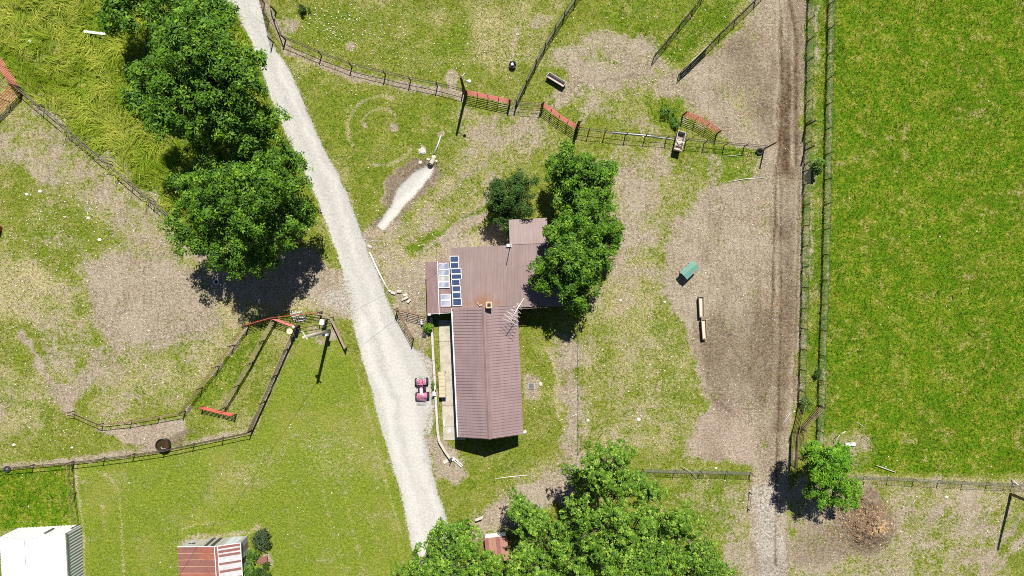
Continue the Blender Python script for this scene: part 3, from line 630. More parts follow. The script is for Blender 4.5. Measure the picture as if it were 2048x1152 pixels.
flecks('clover_flowers', 'tiny white clover flowers and straw bits dotted over the grass', 5200,
       [(680, 50, 90, 60, 5), (760, 70, 220, 120, 4), (1000, 90, 160, 120, 4), (150, 450, 160, 120, 6), (90, 700, 160, 260, 5), (330, 720, 220, 130, 4), (1270, 740, 170, 300, 5), (850, 430, 160, 130, 4), (1250, 100, 200, 120, 3), (1850, 500, 380, 800, 3), (1850, 1060, 320, 160, 4), (1400, 550, 200, 500, 5), (820, 550, 90, 80, 3), (450, 950, 500, 250, 3), (620, 600, 90, 30, 2), (1090, 800, 70, 250, 1.5), (30, 560, 60, 300, 2)], 0.02, 0.075, 21)
flecks('pebbles', 'loose pale pebbles strewn over the bare earth of the pens', 2600,
       [(1450, 300, 200, 420, 6), (1450, 700, 180, 500, 6), (300, 600, 260, 200, 5), (120, 820, 120, 120, 3), (760, 480, 60, 60, 2), (1730, 1070, 160, 90, 2), (850, 610, 60, 90, 1.5), (1040, 980, 120, 90, 1.5), (740, 150, 240, 40, 1.5)], 0.015, 0.06, 22)
# ------------------------------------------------------------------ trees and shrubs
def rosettes(C, N, size, r, leaves=6, droop=0.35, wid=0.42):
    """leaf sprays: C centres, N facing; each spray is a ring of pointed leaves folded along the midrib"""
    n = len(C); ref = r.normal(0, 1, (n, 3)); T = np.cross(N, ref); T /= np.linalg.norm(T, axis=1, keepdims=True) + 1e-9; Bt = np.cross(N, T)
    Vs = []; tint0 = r.random(n); Ts = []
    for k in range(leaves):
        a = 2 * np.pi * k / leaves + r.normal(0, 0.3, n); d = T * np.cos(a)[:, None] + Bt * np.sin(a)[:, None]; s = -T * np.sin(a)[:, None] + Bt * np.cos(a)[:, None]
        L = (size * r.uniform(0.7, 1.25, n))[:, None]; dr = (droop * r.uniform(-0.5, 1.6, n))[:, None]
        d = d - N * dr; b = C + d * L * 0.12 + N * L * r.uniform(-0.25, 0.25, n)[:, None]
        m = b + d * L * 0.5; t = b + d * L; up = N * L * 0.12
        Vs.append(np.stack([b, m + s * L * wid * 0.5 + up, t - N * L * 0.12, m - s * L * wid * 0.5 + up], 1))
        Ts.append(np.clip(tint0 * 0.6 + 0.4 * r.random(n), 0, 1))
    V = np.concatenate(Vs); t = np.repeat(np.concatenate(Ts), 4); k = np.arange(len(V)) * 4
    tri = np.concatenate([np.stack([k, k + 1, k + 2], -1), np.stack([k, k + 2, k + 3], -1)]); return V.reshape(-1, 3), tri, t
def crown_points(lobes, r, blob=0.75, dens=1.0, leaves=6):
    C = []; N = []
    for c, R in lobes:
        K = max(4, int(7.2 * R * R / (blob * blob) * 0.42)); d = r.normal(0, 1, (K, 3)); d /= np.linalg.norm(d, axis=1, keepdims=True)
        d[:, 2] = np.where(d[:, 2] < -0.35, -d[:, 2], d[:, 2]); rad = R * (r.uniform(0.66, 1.04, K) if leaves == 6 else r.uniform(0.60, 0.92, K))
        sc = np.array(c) + d * rad[:, None] * [1, 1, 0.85]
        for p, dd in zip(sc, d):
            br = blob * r.uniform(0.6, 1.15); m = int(dens * r.uniform(10, 19) * (br / 0.75) ** 2) + 3
            e = r.normal(0, 1, (m, 3)) + dd * 0.7 + [0, 0, 0.75]; e /= np.linalg.norm(e, axis=1, keepdims=True)
            C.append(p + e * br * r.uniform(0.55, 1.05, (m, 1)) * [1, 1, 0.7]); q = e * 0.6 + [0, 0, 0.7] + r.normal(0, 0.3, (m, 3)); N.append(q / np.linalg.norm(q, axis=1, keepdims=True))
        m = int(26 * R * R); e = r.normal(0, 1, (m, 3)); e /= np.linalg.norm(e, axis=1, keepdims=True)   # shaded inner leaves
        C.append(np.array(c) + e * R * r.uniform(0.25, 0.72, (m, 1))); N.append(np.tile([0., 0, 1], (m, 1)) * .6 + e * .4 + r.normal(0, .3, (m, 3)))
    N = np.concatenate(N); return np.concatenate(C), N / np.linalg.norm(N, axis=1, keepdims=True)
def tree(label, cat, lobes_px, foot_px, mat, leaf=0.24, blob=0.75, dens=1.0, seed=1, name='broadleaf_tree', group=None, trunk_r=0.22, leaves=6, wid=0.42, keep=None, rise=0.0):
    r = np.random.default_rng(seed); foot = G(*foot_px)
    t = thing(name, label, cat, foot, group)
    lobes = [(np.array(G(x, y, z + rise)), R / PPM * (CAM_H - z - rise) / CAM_H) for x, y, z, R in lobes_px]
    if lobes[0][1] > 0.8 and leaves == 6:       # satellite boughs break up the outline
        for c, R in list(lobes):
            for _ in range(3):
                a = r.uniform(0, 6.28); q = R * r.uniform(0.75, 1.05); lobes.append((c + np.array([math.cos(a) * q, math.sin(a) * q, r.uniform(-0.6, 0.45) * R]), R * r.uniform(0.28, 0.5)))
        lobes = [(c, R * 0.87) for c, R in lobes]
    if leaves == 5: lobes = [(c + np.array([0, 0, r.uniform(-1.3, 1.0)]), R * 0.84) for c, R in lobes]
    C, N = crown_points(lobes, r, blob, dens, leaves)
    if keep is not None: k = keep(C); C, N = C[k], N[k]
    V, tri, tint = rosettes(C, N, leaf, r, leaves, wid=wid)
    np_mesh('crown', V - np.array(foot), tri, mat, t, [('tint', 'FLOAT', tint)])
    top = Vector(lobes[0][0]); fork = foot.lerp(top, 0.35); fork.x = foot.x + (top.x - foot.x) * 0.15; fork.y = foot.y + (top.y - foot.y) * 0.15
    MB().tube([foot - Vector((0, 0, 0.2)), foot + Vector((0, 0, 0.15)), foot.lerp(fork, 0.5), fork], [trunk_r * 1.5, trunk_r * 1.15, trunk_r, trunk_r * 0.85], 9).build('trunk', 'bark', t)
    for c, R in lobes[:len(lobes_px)]:
        c = Vector(c); mb = MB(); mid = fork.lerp(c, 0.55) + Vector((0, 0, 0.15 * R)); mb.tube([fork, mid, c], [trunk_r * 0.6, trunk_r * 0.4, trunk_r * 0.2], 6)
        for k in range(5):
            e = r.normal(0, 1, 3); e[2] = abs(e[2]) * 0.7; e /= np.linalg.norm(e); mb.tube([c, c + Vector(e) * R * 0.45 + Vector((0, 0, .1)), c + Vector(e) * R * 0.95], [trunk_r * 0.2, trunk_r * 0.1, 0.012], 5)
        mb.build('limb', 'bark', t)
    return t
GT = 'trees and bushes round the farmyard'
tree('broad walnut with a dense crown, upper of the two big trees along the drive', 'tree',
     [(390, 95, 9, 78), (325, 120, 7, 58), (405, 50, 8, 58), (440, 150, 8, 64), (370, 190, 8, 78), (300, 168, 5.5, 46), (488, 205, 6.5, 48), (430, 235, 6.5, 62), (518, 245, 4.8, 28), (345, 235, 5.5, 56), (370, 15, 7, 60), (425, 8, 6, 26), (315, 60, 6, 40), (470, 110, 6.5, 34)], (475, 215), 'leaf_walnut', 0.27, 0.8, 1.0, 31, 'walnut_tree', GT, 0.34, rise=2.2)
tree('dark tree at the top edge behind the big walnut, only its fringe showing', 'tree',
     [(285, -20, 6, 58), (245, 20, 4.5, 32), (330, -40, 7, 60), (230, -45, 6, 50)], (300, -10), 'leaf_walnut', 0.27, 0.8, 1.0, 32, 'walnut_tree', GT, 0.28)
tree('big rounded walnut tree with sparse top branches, lower of the two beside the drive', 'tree',
     [(490, 395, 9, 82), (420, 400, 7.5, 68), (555, 380, 7, 56), (395, 445, 5.5, 46), (475, 470, 7, 70), (550, 455, 6, 58), (425, 352, 6, 48), (515, 315, 6, 50), (575, 335, 4.5, 34), (515, 515, 4.5, 40), (590, 420, 4.5, 32), (440, 500, 4.5, 36), (390, 370, 5, 34)], (540, 425), 'leaf_walnut', 0.25, 0.75, 0.82, 33, 'walnut_tree', GT, 0.32, rise=0.1)
tree('small dark rounded tree just behind the corner of the maroon roof', 'tree',
     [(1022, 388, 3.4, 30), (1003, 432, 2.2, 22), (1003, 405, 2.8, 20), (1046, 365, 2.6, 18), (1045, 405, 2.8, 20), (1012, 372, 2.6, 18)], (1028, 418), 'leaf_bush', 0.2, 0.55, 1.0, 34, 'small_tree', GT, 0.12)
tree('leafy green tree behind the house, upper of the two overlapping the maroon roof', 'tree',
     [(1148, 350, 6.5, 44), (1186, 352, 5.5, 34), (1120, 366, 5, 28), (1152, 392, 5.5, 36), (1175, 378, 5.5, 30), (1216, 345, 4, 13), (1115, 335, 4, 15), (1195, 385, 4, 16)], (1143, 392), 'leaf_walnut', 0.25, 0.65, 1.1, 35, 'broadleaf_tree', GT, 0.2)
tree('leafy green tree leaning over the east end of the maroon roof', 'tree',
     [(1165, 452, 6.5, 48), (1206, 445, 5, 28), (1120, 462, 4.8, 24), (1140, 512, 6.5, 44), (1172, 520, 6, 38), (1130, 480, 5.8, 34), (1185, 490, 5.5, 32), (1105, 540, 5, 28), (1145, 572, 5, 34), (1182, 560, 4.5, 22), (1152, 600, 3.8, 16), (1220, 478, 4, 14), (1088, 555, 4.4, 14)], (1150, 515), 'leaf_walnut', 0.25, 0.65, 1.1, 36, 'broadleaf_tree', GT, 0.24)
MP = dict(leaves=5, wid=0.85)
tree('maple at the top of the grove, nearest the bare pen', 'tree',
     [(1215, 935, 7, 58), (1262, 965, 6.5, 50), (1175, 960, 5.8, 40), (1225, 985, 6.5, 52), (1295, 990, 5, 34), (1148, 945, 4.6, 24), (1240, 905, 6, 28), (1195, 905, 5, 20)], (1207, 925), 'leaf_maple', 0.145, 0.6, 2.0, 41, 'maple_tree', GT, 0.24, rise=1.5, **MP)
tree('big spreading maple in the middle of the grove', 'tree',
     [(1200, 1050, 9, 74), (1270, 1060, 8, 64), (1140, 1035, 7, 48), (1235, 1105, 8.5, 74), (1160, 1105, 8.5, 66), (1300, 1110, 7, 48)], (1180, 1010), 'leaf_maple', 0.145, 0.65, 2.0, 42, 'maple_tree', GT, 0.3, **MP)
tree('maple on the pen side of the grove with low drooping outer boughs', 'tree',
     [(1345, 1030, 6.5, 46), (1382, 1055, 5.8, 38), (1335, 1080, 7, 52), (1395, 1105, 6, 44), (1360, 1130, 6.5, 50), (1435, 1145, 4.5, 36)], (1330, 1030), 'leaf_maple', 0.145, 0.62, 2.0, 43, 'maple_tree', GT, 0.24, **MP)
hutgap = lambda C: ~((C[:, 0] > (962 - 1024) / PPM * .9) & (C[:, 0] < (1016 - 1024) / PPM * .9) & (C[:, 1] < (576 - 1000) / PPM * .9) & (C[:, 1] > (576 - 1103) / PPM * .9) & ((C[:, 0] - (966 - 1024) / PPM * .9) * 1.1 > -(C[:, 1] - (576 - 1076) / PPM * .9) - 0.2))
tree('maple standing between the brown hut and the middle of the grove', 'tree',
     [(1060, 1050, 7, 48), (1035, 1008, 5.5, 28), (1085, 1085, 7.5, 55), (1055, 1120, 7, 50), (1100, 1140, 7, 55), (1045, 1035, 5, 26)], (1065, 1015), 'leaf_maple', 0.145, 0.6, 2.0, 44, 'maple_tree', GT, 0.24, keep=hutgap, **MP)
tree('maple hanging over the foot of the gravel drive', 'tree',
     [(900, 1090, 6.5, 58), (945, 1115, 7, 54), (860, 1120, 5.8, 44), (932, 1048, 4.6, 28), (985, 1142, 6.5, 44), (815, 1135, 4.6, 28), (880, 1052, 4.2, 22), (915, 1140, 7, 60)], (915, 1050), 'leaf_maple', 0.145, 0.6, 2.0, 45, 'maple_tree', GT, 0.24, keep=hutgap, **MP)
tree('maple along the bottom edge of the picture below the brown hut', 'tree',
     [(1020, 1165, 7, 52), (1085, 1185, 8, 60), (960, 1190, 7, 55), (880, 1195, 6, 50), (1060, 1150, 6, 35)], (1015, 1130), 'leaf_maple', 0.145, 0.62, 1.9, 46, 'maple_tree', GT, 0.24, keep=hutgap, **MP)
tree('maple along the bottom edge of the picture on the pen side', 'tree',
     [(1250, 1170, 8, 62), (1330, 1175, 7, 55), (1180, 1185, 8, 60), (1405, 1185, 6, 45)], (1270, 1135), 'leaf_maple', 0.145, 0.62, 1.9, 47, 'maple_tree', GT, 0.24, **MP)
tree('bright green oak standing alone by the manure heap', 'tree',
     [(1655, 922, 5.6, 34), (1640, 908, 4.6, 24), (1682, 955, 4.6, 32), (1692, 995, 3.4, 24), (1632, 965, 3.6, 20), (1668, 905, 4, 24), (1665, 985, 3.6, 26), (1648, 950, 4.2, 22)], (1638, 938), 'leaf_bright', 0.2, 0.5, 1.5, 48, 'oak_tree', GT, 0.16)
def shrub(label, x, y, r_px, h, mat, leaf=0.16, seed=1, name='shrub', dens=1.0, blob=0.3, wid=0.42, lobes=3):
    q = np.random.default_rng(seed); L = [(x, y, h * 0.55, r_px * 0.7)] + [(x + q.normal(0, r_px * 0.4), y + q.normal(0, r_px * 0.4), h * q.uniform(0.25, 0.5), r_px * q.uniform(0.35, 0.55)) for _ in range(lobes)]
    return tree(label, 'shrub' if name != 'sapling' else 'tree', L, (1024 + (x - 1024) * (1 - h * .4 / CAM_H), 576 + (y - 576) * (1 - h * .4 / CAM_H)), mat, leaf, blob, dens, seed, name, GT, 0.03, wid=wid)
shrub('spiky grey green bush beside the red and white shed', 524, 1084, 17, 1.2, 'leaf_olive', 0.4, 51, dens=1.3, wid=0.12)
shrub('light green bush in the corner behind the shed wall', 508, 1106, 13, 1.0, 'leaf_weed', 0.16, 52)
shrub('leafy green bush at the lower corner of the shed', 494, 1140, 24, 1.5, 'leaf_weed', 0.18, 53)
shrub('dark green bush against the front of the shed at the bottom edge', 440, 1150, 24, 1.2, 'leaf_bush', 0.16, 54)
shrub('dark low bush at the bottom edge between shed and lawn', 528, 1148, 18, 0.9, 'leaf_bush', 0.16, 55)
shrub('green sapling growing between the two wire fences', 1636, 330, 16, 2.0, 'leaf_weed', 0.22, 56, 'sapling', 0.8, 0.3)
shrub('ivy clump on the low wall by the house gate', 856, 652, 11, 1.3, 'leaf_bright', 0.15, 57, 'ivy_clump', 1.3, 0.25)
shrub('dark weed clump beside the folded red gate', 1336, 224, 17, 0.4, 'leaf_weed', 0.15, 58, 'weed_clump', 0.7, 0.25)
shrub('small dark bush alone in the top pasture near the drive', 605, 18, 8, 0.8, 'leaf_bush', 0.14, 59, 'shrub', 1.1, 0.2)
shrub('small dark weed in the inner wire fence', 1636, 748, 6, 0.7, 'leaf_bush', 0.13, 60, 'weed_clump', 1.0, 0.2)
shrub('green weed patch at the corner where the cattle panels begin', 1614, 804, 11, 0.5, 'leaf_weed', 0.15, 61, 'weed_clump', 0.9)
shrub('green weeds under the feeder at the pen fence', 1354, 247, 9, 0.4, 'leaf_weed', 0.15, 62, 'weed_clump', 0.9)
shrub('strip of green weeds on the low wall beside the four wheeler', 867, 768, 6, 0.5, 'leaf_weed', 0.12, 63, 'weed_clump', 1.0, 0.2)
# ------------------------------------------------------------------ the farmhouse: long gabled wing, low roof, lean-to and back room
WN = Vector((-52.3 / PPM, -35.5 / PPM, 0)); WS = Vector((-41.0 / PPM, -281.4 / PPM, 0))
ax = (WS - WN).normalized(); WLEN = (WS - WN).length; east = Vector((-ax.y, ax.x, 0)); HALF = 2.545; EZ, RZ = 2.6, 3.8
def Wp(e, s, z): p = WN + ax * s + east * e; return Vector((p.x, p.y, z))
house = thing('farmhouse', 'long farmhouse with maroon metal roofs, white gutter and solar panels beside the drive', 'house', Wp(0, WLEN / 2, 0))
hb = BASE[house]
# walls of the wing
ins = 0.22
mb = MB(); P_ = [Wp(-HALF + ins, 0.05, 0), Wp(HALF - ins, 0.05, 0), Wp(HALF - ins, WLEN - ins, 0), Wp(-HALF + ins, WLEN - ins, 0)]
ez = EZ + (RZ - EZ) * ins / HALF - 0.06
T_ = [Vector((p.x, p.y, ez)) for p in P_]; rn, rs = Wp(0, 0.05, RZ - 0.08), Wp(0, WLEN - ins, RZ - 0.08)
mb.add(P_ + T_ + [rn, rs], [(0, 1, 5, 8, 4), (1, 2, 6, 5), (2, 3, 7, 9, 6), (3, 0, 4, 7)]); mb.build('wall', 'house_wall', house)
# roof: ridge cap, decks and single standing-seam panels
roof = MB()
for sgn in (-1, 1):
    roof.slab([Wp(0, 0, RZ - 0.05), Wp(0, WLEN, RZ - 0.05), Wp(sgn * HALF, WLEN, EZ - 0.05), Wp(sgn * HALF, 0, EZ - 0.05)], 0.06)
roof = roof.build('roof', 'maroon_roof', house)
NP = 44; pw = WLEN / NP; sl = math.hypot(HALF, RZ - EZ); pitch = math.atan2(RZ - EZ, HALF)
pm = MB()      # local panel: x down the slope, y along the ridge
pm.add([(0, 0, 0), (sl + 0.03, 0, 0), (sl + 0.03, pw, 0), (0, pw, 0), (0, 0.006, 0.008), (sl + .03, 0.006, 0.008), (sl + .03, pw - .03, 0.008), (0, pw - .03, 0.008)], [(4, 5, 6, 7), (0, 1, 5, 4), (6, 2, 3, 7), (1, 2, 6, 5), (0, 4, 7, 3)])
pm.box((sl / 2 + .015, pw - 0.018, 0.024), (sl + .03, 0.026, 0.048))
first = None
th = math.atan2(east.y, east.x)
for sgn in (1, -1):
    for i in range(NP):
        o = pm.build('roof_panel', 'maroon_roof', roof, local=True) if first is None else dup(first, roof)
        first = first or o
        o.rotation_euler = (Matrix.Rotation(th if sgn > 0 else th + math.pi, 4, 'Z') @ Matrix.Rotation(pitch, 4, 'Y')).to_euler()
        o.location = Wp(0, pw * (i if sgn < 0 else i + 1) - (0 if sgn < 0 else pw) + (0.0 if sgn > 0 else pw), RZ - 0.012) - hb
        if sgn > 0: o.location = Wp(0, pw * (i + 1), RZ - 0.012) - hb
        else: o.location = Wp(0, pw * i, RZ - 0.012) - hb
MB().add([Wp(-0.17, -.01, RZ - .02), Wp(-.05, -.01, RZ + 0.05), Wp(.05, -.01, RZ + .05), Wp(.17, -.01, RZ - .02), Wp(-0.17, WLEN + .03, RZ - .02), Wp(-.05, WLEN + .03, RZ + .05), Wp(.05, WLEN + .03, RZ + .05), Wp(.17, WLEN + .03, RZ - .02)], [(0, 1, 5, 4), (1, 2, 6, 5), (2, 3, 7, 6), (4, 5, 6, 7), (0, 3, 2, 1)]).build('ridge_cap', 'maroon_roof_dark', roof)
for sgn, nm in ((-1, 'gutter'), (1, 'fascia')):
    m_ = MB().beam(Wp(sgn * (HALF + 0.075 if sgn < 0 else HALF + .05), 0.0, EZ - 0.05), Wp(sgn * (HALF + 0.075 if sgn < 0 else HALF + .05), WLEN + .02, EZ - 0.05), 0.10 if sgn < 0 else 0.035, 0.1)
    m_.build(nm, 'trim_white' if sgn < 0 else 'maroon_roof_dark', house)
MB().add([Wp(-HALF, WLEN + .045, EZ - .12), Wp(0, WLEN + .045, RZ - .12), Wp(HALF, WLEN + .045, EZ - .12), Wp(HALF, WLEN + .045, EZ + .0), Wp(0, WLEN + .045, RZ + .0), Wp(-HALF, WLEN + .045, EZ + .0)], [(0, 1, 4, 5), (1, 2, 3, 4)]).build('barge_board', 'maroon_roof_pink', house)
for s0, e0, wv, nm in ((1.6, -1, 1.0, 'window'), (4.2, -1, 0.95, 'door'), (7.0, -1, 1.2, 'window'), (3.2, 1, 1.2, 'window'), (6.8, 1, 1.2, 'window')):
    x = e0 * (HALF - ins + 0.01); lo, hi = (0.15, 2.15) if nm == 'door' else (0.95, 2.1)
    f = MB().add([Wp(x + e0 * .02, s0 - wv / 2 - .06, lo - .06), Wp(x + e0 * .02, s0 + wv / 2 + .06, lo - .06), Wp(x + e0 * .02, s0 + wv / 2 + .06, hi + .06), Wp(x + e0 * .02, s0 - wv / 2 - .06, hi + .06)], [(0, 1, 2, 3)]).build(nm, 'trim_white', house)
    MB().add([Wp(x + e0 * .03, s0 - wv / 2, lo), Wp(x + e0 * .03, s0 + wv / 2, lo), Wp(x + e0 * .03, s0 + wv / 2, hi), Wp(x + e0 * .03, s0 - wv / 2, hi)], [(0, 1, 2, 3)]).build('pane' if nm == 'window' else 'panel', 'dark_glass' if nm == 'window' else 'old_wood', f)

def sheet_roof(name, nw, ne, se, sw, n, ribs, mat, thick=0.07):
    """mono-pitch roof of ribbed steel sheets running north-south"""
    nw, ne, se, sw = (Vector(p) for p in (nw, ne, se, sw)); dz = Vector((0, 0, thick))
    deck = MB().slab([nw - dz * .4, ne - dz * .4, se - dz * .4, sw - dz * .4], thick).build(name, 'maroon_roof_dark', house)
    for i in range(n):
        a0, a1 = i / n, (i + 1) / n; m_ = MB()
        t0, t1, b0, b1 = nw.lerp(ne, a0), nw.lerp(ne, a1), sw.lerp(se, a0), sw.lerp(se, a1)
        lift = Vector((0, 0, 0.004 if i % 2 else 0.0)); eps = 0.002
        m_.slab([t0.lerp(t1, eps) + lift, t1.lerp(t0, eps) + lift, b1.lerp(b0, eps) + lift, b0.lerp(b1, eps) + lift], 0.012)
        for k in range(ribs):
            f = (k + 0.5) / ribs; m_.beam(t0.lerp(t1, f) + lift + Vector((0, 0, .016)), b0.lerp(b1, f) + lift + Vector((0, 0, .016)), 0.04, 0.034)
        m_.build('roof_sheet', mat, deck)
    return deck
def box_walls(nw, ne, se, sw, inset=0.18):
    pts = [Vector(p) for p in (nw, ne, se, sw)]; c = sum(pts, Vector()) / 4
    top = [p + (Vector((c.x, c.y, p.z)) - p).normalized() * inset * 1.4 - Vector((0, 0, .1)) for p in pts]; bot = [Vector((p.x, p.y, 0)) for p in top]
    MB().add(bot + top, [(i, (i + 1) % 4, (i + 1) % 4 + 4, i + 4) for i in range(4)]).build('wall', 'house_wall', house)
# low-pitched main roof
q = (G(901.5, 496, 3.05), G(1150, 484, 3.05), G(1152, 610, 2.68), G(904, 620, 2.68)); q[3].y = q[3].y
sheet_roof('low_roof', *q, 11, 4, 'maroon_roof_flat'); box_walls(*q)
qc = (G(1017.5, 439.5, 2.75), G(1094, 435.5, 2.75), G(1096, 486, 2.85), G(1019.5, 489.5, 2.85))
sheet_roof('back_roof', *qc, 4, 3, 'maroon_roof_flat'); box_walls(*qc)
qd = (G(851.5, 524.5, 2.25), G(902, 521, 2.25), G(903.5, 624, 1.95), G(854.5, 627.5, 1.95))
sheet_roof('leanto_roof', *qd, 3, 4, 'maroon_roof_dark'); box_walls(*qd)
MB().beam(G(875, 522, 2.30), G(878.5, 629, 2.02), 0.05, 0.05).build('roof_seam', 'trim_white', house)
MB().beam(G(854.5, 628.4, 1.93), G(903.5, 625.4, 1.93), 0.03, 0.08).build('eave_trim', 'trim_white', house)
MB().beam(G(1036, 617.8, 2.63), G(1152, 611, 2.63), 0.03, 0.1).build('eave_trim', 'maroon_roof_dark', house)
MB().tube([G(858.5, 629, 1.95), G(860, 630, 1.0), G(860, 630, 0)], 0.05, 8).build('downpipe', 'trim_white', house)
MB().box(G(858.5, 629, 2.0), (0.22, 0.16, 0.1)).build('gutter_end', 'trim_white', house)
# chimney, vents
ch = MB().box(G(978, 610, 3.45), (0.44, 0.44, 1.7)).build('chimney', 'chimney_tan', house, bevel=0.015)
MB().box(G(978, 610, 4.33), (0.5, 0.5, 0.07)).build('chimney_cap', 'chimney_tan', ch, bevel=0.01)
MB().box(G(978, 610, 4.375), (0.26, 0.26, 0.02)).build('flue', 'black_plastic', ch)
MB().box(G(1018, 491, 3.12), (0.38, 0.24, 0.22)).build('vent_box', 'white_paint', house, bevel=0.01)
MB().tube([G(1077, 606.5, 2.68), G(1077, 606.5, 3.15)], 0.04, 8).build('vent_pipe', 'dark_iron', house)
MB().tube([G(1021, 490, 3.0), G(1021, 489, 5.4)], 0.03, 6).build('mast', 'grey_pipe', house)
MB().beam(G(955, 604, 3.0), G(958.5, 611, 2.85), 0.03, 0.03).beam(G(958.5, 611, 2.85), G(964, 609.5, 2.9), 0.05, 0.04).build('bracket', 'white_paint', house)

# television antenna over the ridge
an = thing('tv_antenna', 'white television antenna with many cross rods above the ridge of the maroon roof', 'antenna', G(1032, 618, 3.3))
a0, a1 = G(1018, 645, 5.0), G(1048, 596, 5.0)
MB().tube([a0, a1], 0.026, 6).build('boom', 'trim_white', an)
MB().tube([G(1031, 617, 3.0), G(1031, 617, 5.05)], 0.022, 6).build('mast', 'grey_pipe', an)
d = (a1 - a0).normalized(); sd = Vector((-d.y, d.x, 0)); rod = None
for k, (f, L) in enumerate(zip(np.linspace(0.04, 0.74, 11), (0.62, 0.68, 0.6, 0.62, 0.52, 0.46, 0.42, 0.36, 0.32, 0.26, 0.24))):
    c = a0.lerp(a1, float(f)); t = 0.18 if k % 2 else -0.12; e = (sd + d * t).normalized() * L
    MB().tube([c - e, c + e], 0.0125, 5).build('rod', 'trim_white', an)

# solar panels
GS = 'solar panels on the maroon roof'
def zlow(py): return 3.05 + (2.68 - 3.05) * (py - 496) / 122 + 0.05
def zlean(py): return 2.25 + (1.95 - 2.25) * (py - 524) / 102 + 0.06
def solar(label, x0, y0, x1, y1, zf, cell, bars, vertical):
    lift = 0.05; cs = [G(x, y, zf(y) + lift) for x, y in ((x0, y0), (x1, y0 - .3), (x1 + .3, y1 - .3), (x0 + .3, y1))]
    t = thing('solar_panel', label, 'solar panel', cs[0].lerp(cs[2], 0.5) - Vector((0, 0, .06)), GS)
    MB().slab(cs, 0.03).build('cells', cell, t)
    fr = MB()
    up = Vector((0, 0, .006))
    for a, b in zip(cs, cs[1:] + cs[:1]): fr.beam(a + up, b + up, 0.05, 0.045)
    fr.build('frame', 'trim_white', t)
    for k in range(bars):
        f = (k + 1) / (bars + 1)
        a, b = (cs[0].lerp(cs[1], f), cs[3].lerp(cs[2], f)) if vertical else (cs[0].lerp(cs[3], f), cs[1].lerp(cs[2], f))
        MB().beam(a + up, b + up, 0.028 if vertical else 0.014, 0.012).build('busbar', 'trim_white' if vertical else 'solar_pale', t)
    for c in cs[2:]: MB().tube([c - Vector((0, 0, .13)), c], 0.02, 5).build('foot', 'galvanised', t)
R8 = ((900, 512.5, 917, 524.5), (901, 525.5, 917.3, 536.8), (902, 537.6, 922, 547.6), (902.6, 548.4, 922.8, 558.4), (903.4, 559.6, 919.6, 571.4), (904.2, 572.2, 920.6, 583.8), (905, 584.8, 921.6, 596.6), (905.6, 597.4, 922.6, 611))
ORD = ('topmost', 'second', 'third', 'fourth', 'fifth', 'sixth', 'seventh', 'lowest')
for o_, r_ in zip(ORD, R8): solar(f'dark blue solar panel, {o_} of eight down the edge of the low roof', *r_, zlow, 'solar_blue', 4, False)
for o_, (y0, y1), m_ in zip(('topmost', 'second', 'third', 'lowest'), ((526.5, 538.8), (539.6, 551), (551.8, 563.6), (564.4, 575.5)), ('solar_pale', 'solar_pale', 'solar_grey', 'solar_pale')):
    solar(f'pale barred solar panel, {o_} of four together on the lean-to roof', 878, y0, 898.5, y1, zlean, m_, 8, True)
for o_, (y0, y1) in zip(('upper', 'lower'), ((588.5, 600), (600.8, 612.5))): solar(f'pale barred solar panel, {o_} of the pair at the foot of the lean-to', 882, y0, 901, y1, zlean, 'solar_pale', 8, True)

# walk, low wall and bench along the house
walk = MB(); jo = [640, 683, 726, 768, 811, 853, 880]
st = thing('front_walk', 'strip of concrete paving slabs between house and low wall', 'walk', G(892, 760))
for k, (a, b) in enumerate(zip(jo, jo[1:])):
    dx0, dx1 = (a - 640) * 0.046, (b - 640) * 0.046; z = 0.07 + 0.006 * (k % 2)
    MB().slab([G(877 + dx0 * .9, a + .25, z), G(921 + dx0, a + .25, z), G(921 + dx1, b - .25, z), G(877 + dx1 * .9, b - .25, z)], 0.15).build('slab', 'concrete', st)
wl = thing('low_wall', 'low pale concrete wall with cap blocks between drive and house, bent at its foot', 'wall', G(872, 760))
wpts = [(863.5, 634), (865, 660), (866.5, 690), (868, 720), (870, 750), (871.5, 778), (873, 806), (874.5, 832), (876, 858), (879, 880), (890, 899), (902, 916)]
for a, b in zip(wpts, wpts[1:]):
    A_, B_ = G(*a), G(*b); A_.z = B_.z = 0.2; d_ = (B_ - A_) * 0.004; MB().beam(A_ + d_, B_ - d_, 0.20, 0.48).build('wall_block', 'pale_concrete', wl, bevel=0.015)
be = thing('slatted_table', 'pale wooden slatted table with dark underside standing on the front walk', 'table', G(884, 772))
for k in range(7):
    y0 = 744 + k * 7.3; MB().slab([G(876.5 + k * .3, y0, 0.86), G(889 + k * .3, y0, 0.86), G(889.3 + k * .3, y0 + 6.8, 0.86), G(876.8 + k * .3, y0 + 6.8, 0.86)], 0.04).build('slat', 'pale_wood', be)
for x, y in ((877.5, 746), (888.5, 746), (880, 793), (890.5, 793)): p = G(x, y, 0.82); MB().beam(Vector((p.x, p.y, 0.02)), p, 0.07, 0.07, (1, 0, 0)).build('leg', 'old_wood', be)
MB().beam(G(876.6, 744, .79), G(879, 795, .79), 0.03, .08).beam(G(889.4, 744, .79), G(891.6, 795, .79), 0.03, .08).beam(G(877, 750, .3), G(890, 792, .3), .04, .04).build('apron', 'old_wood', be)
cr = thing('wall_post', 'short white post and block set into the low wall by the slatted table', 'post', G(870, 788))
MB().box(G(869.5, 787, .3) , (.3, .34, .62)).build('block', 'white_paint', cr, bevel=.02)
MB().tube([G(871, 780, 0), G(871, 780, .95)], .04, 6).build('upright', 'dark_iron', cr)
cb = [(907.5, 916.5), (912.3, 921), (917.1, 925.5), (921.5, 929.6)]
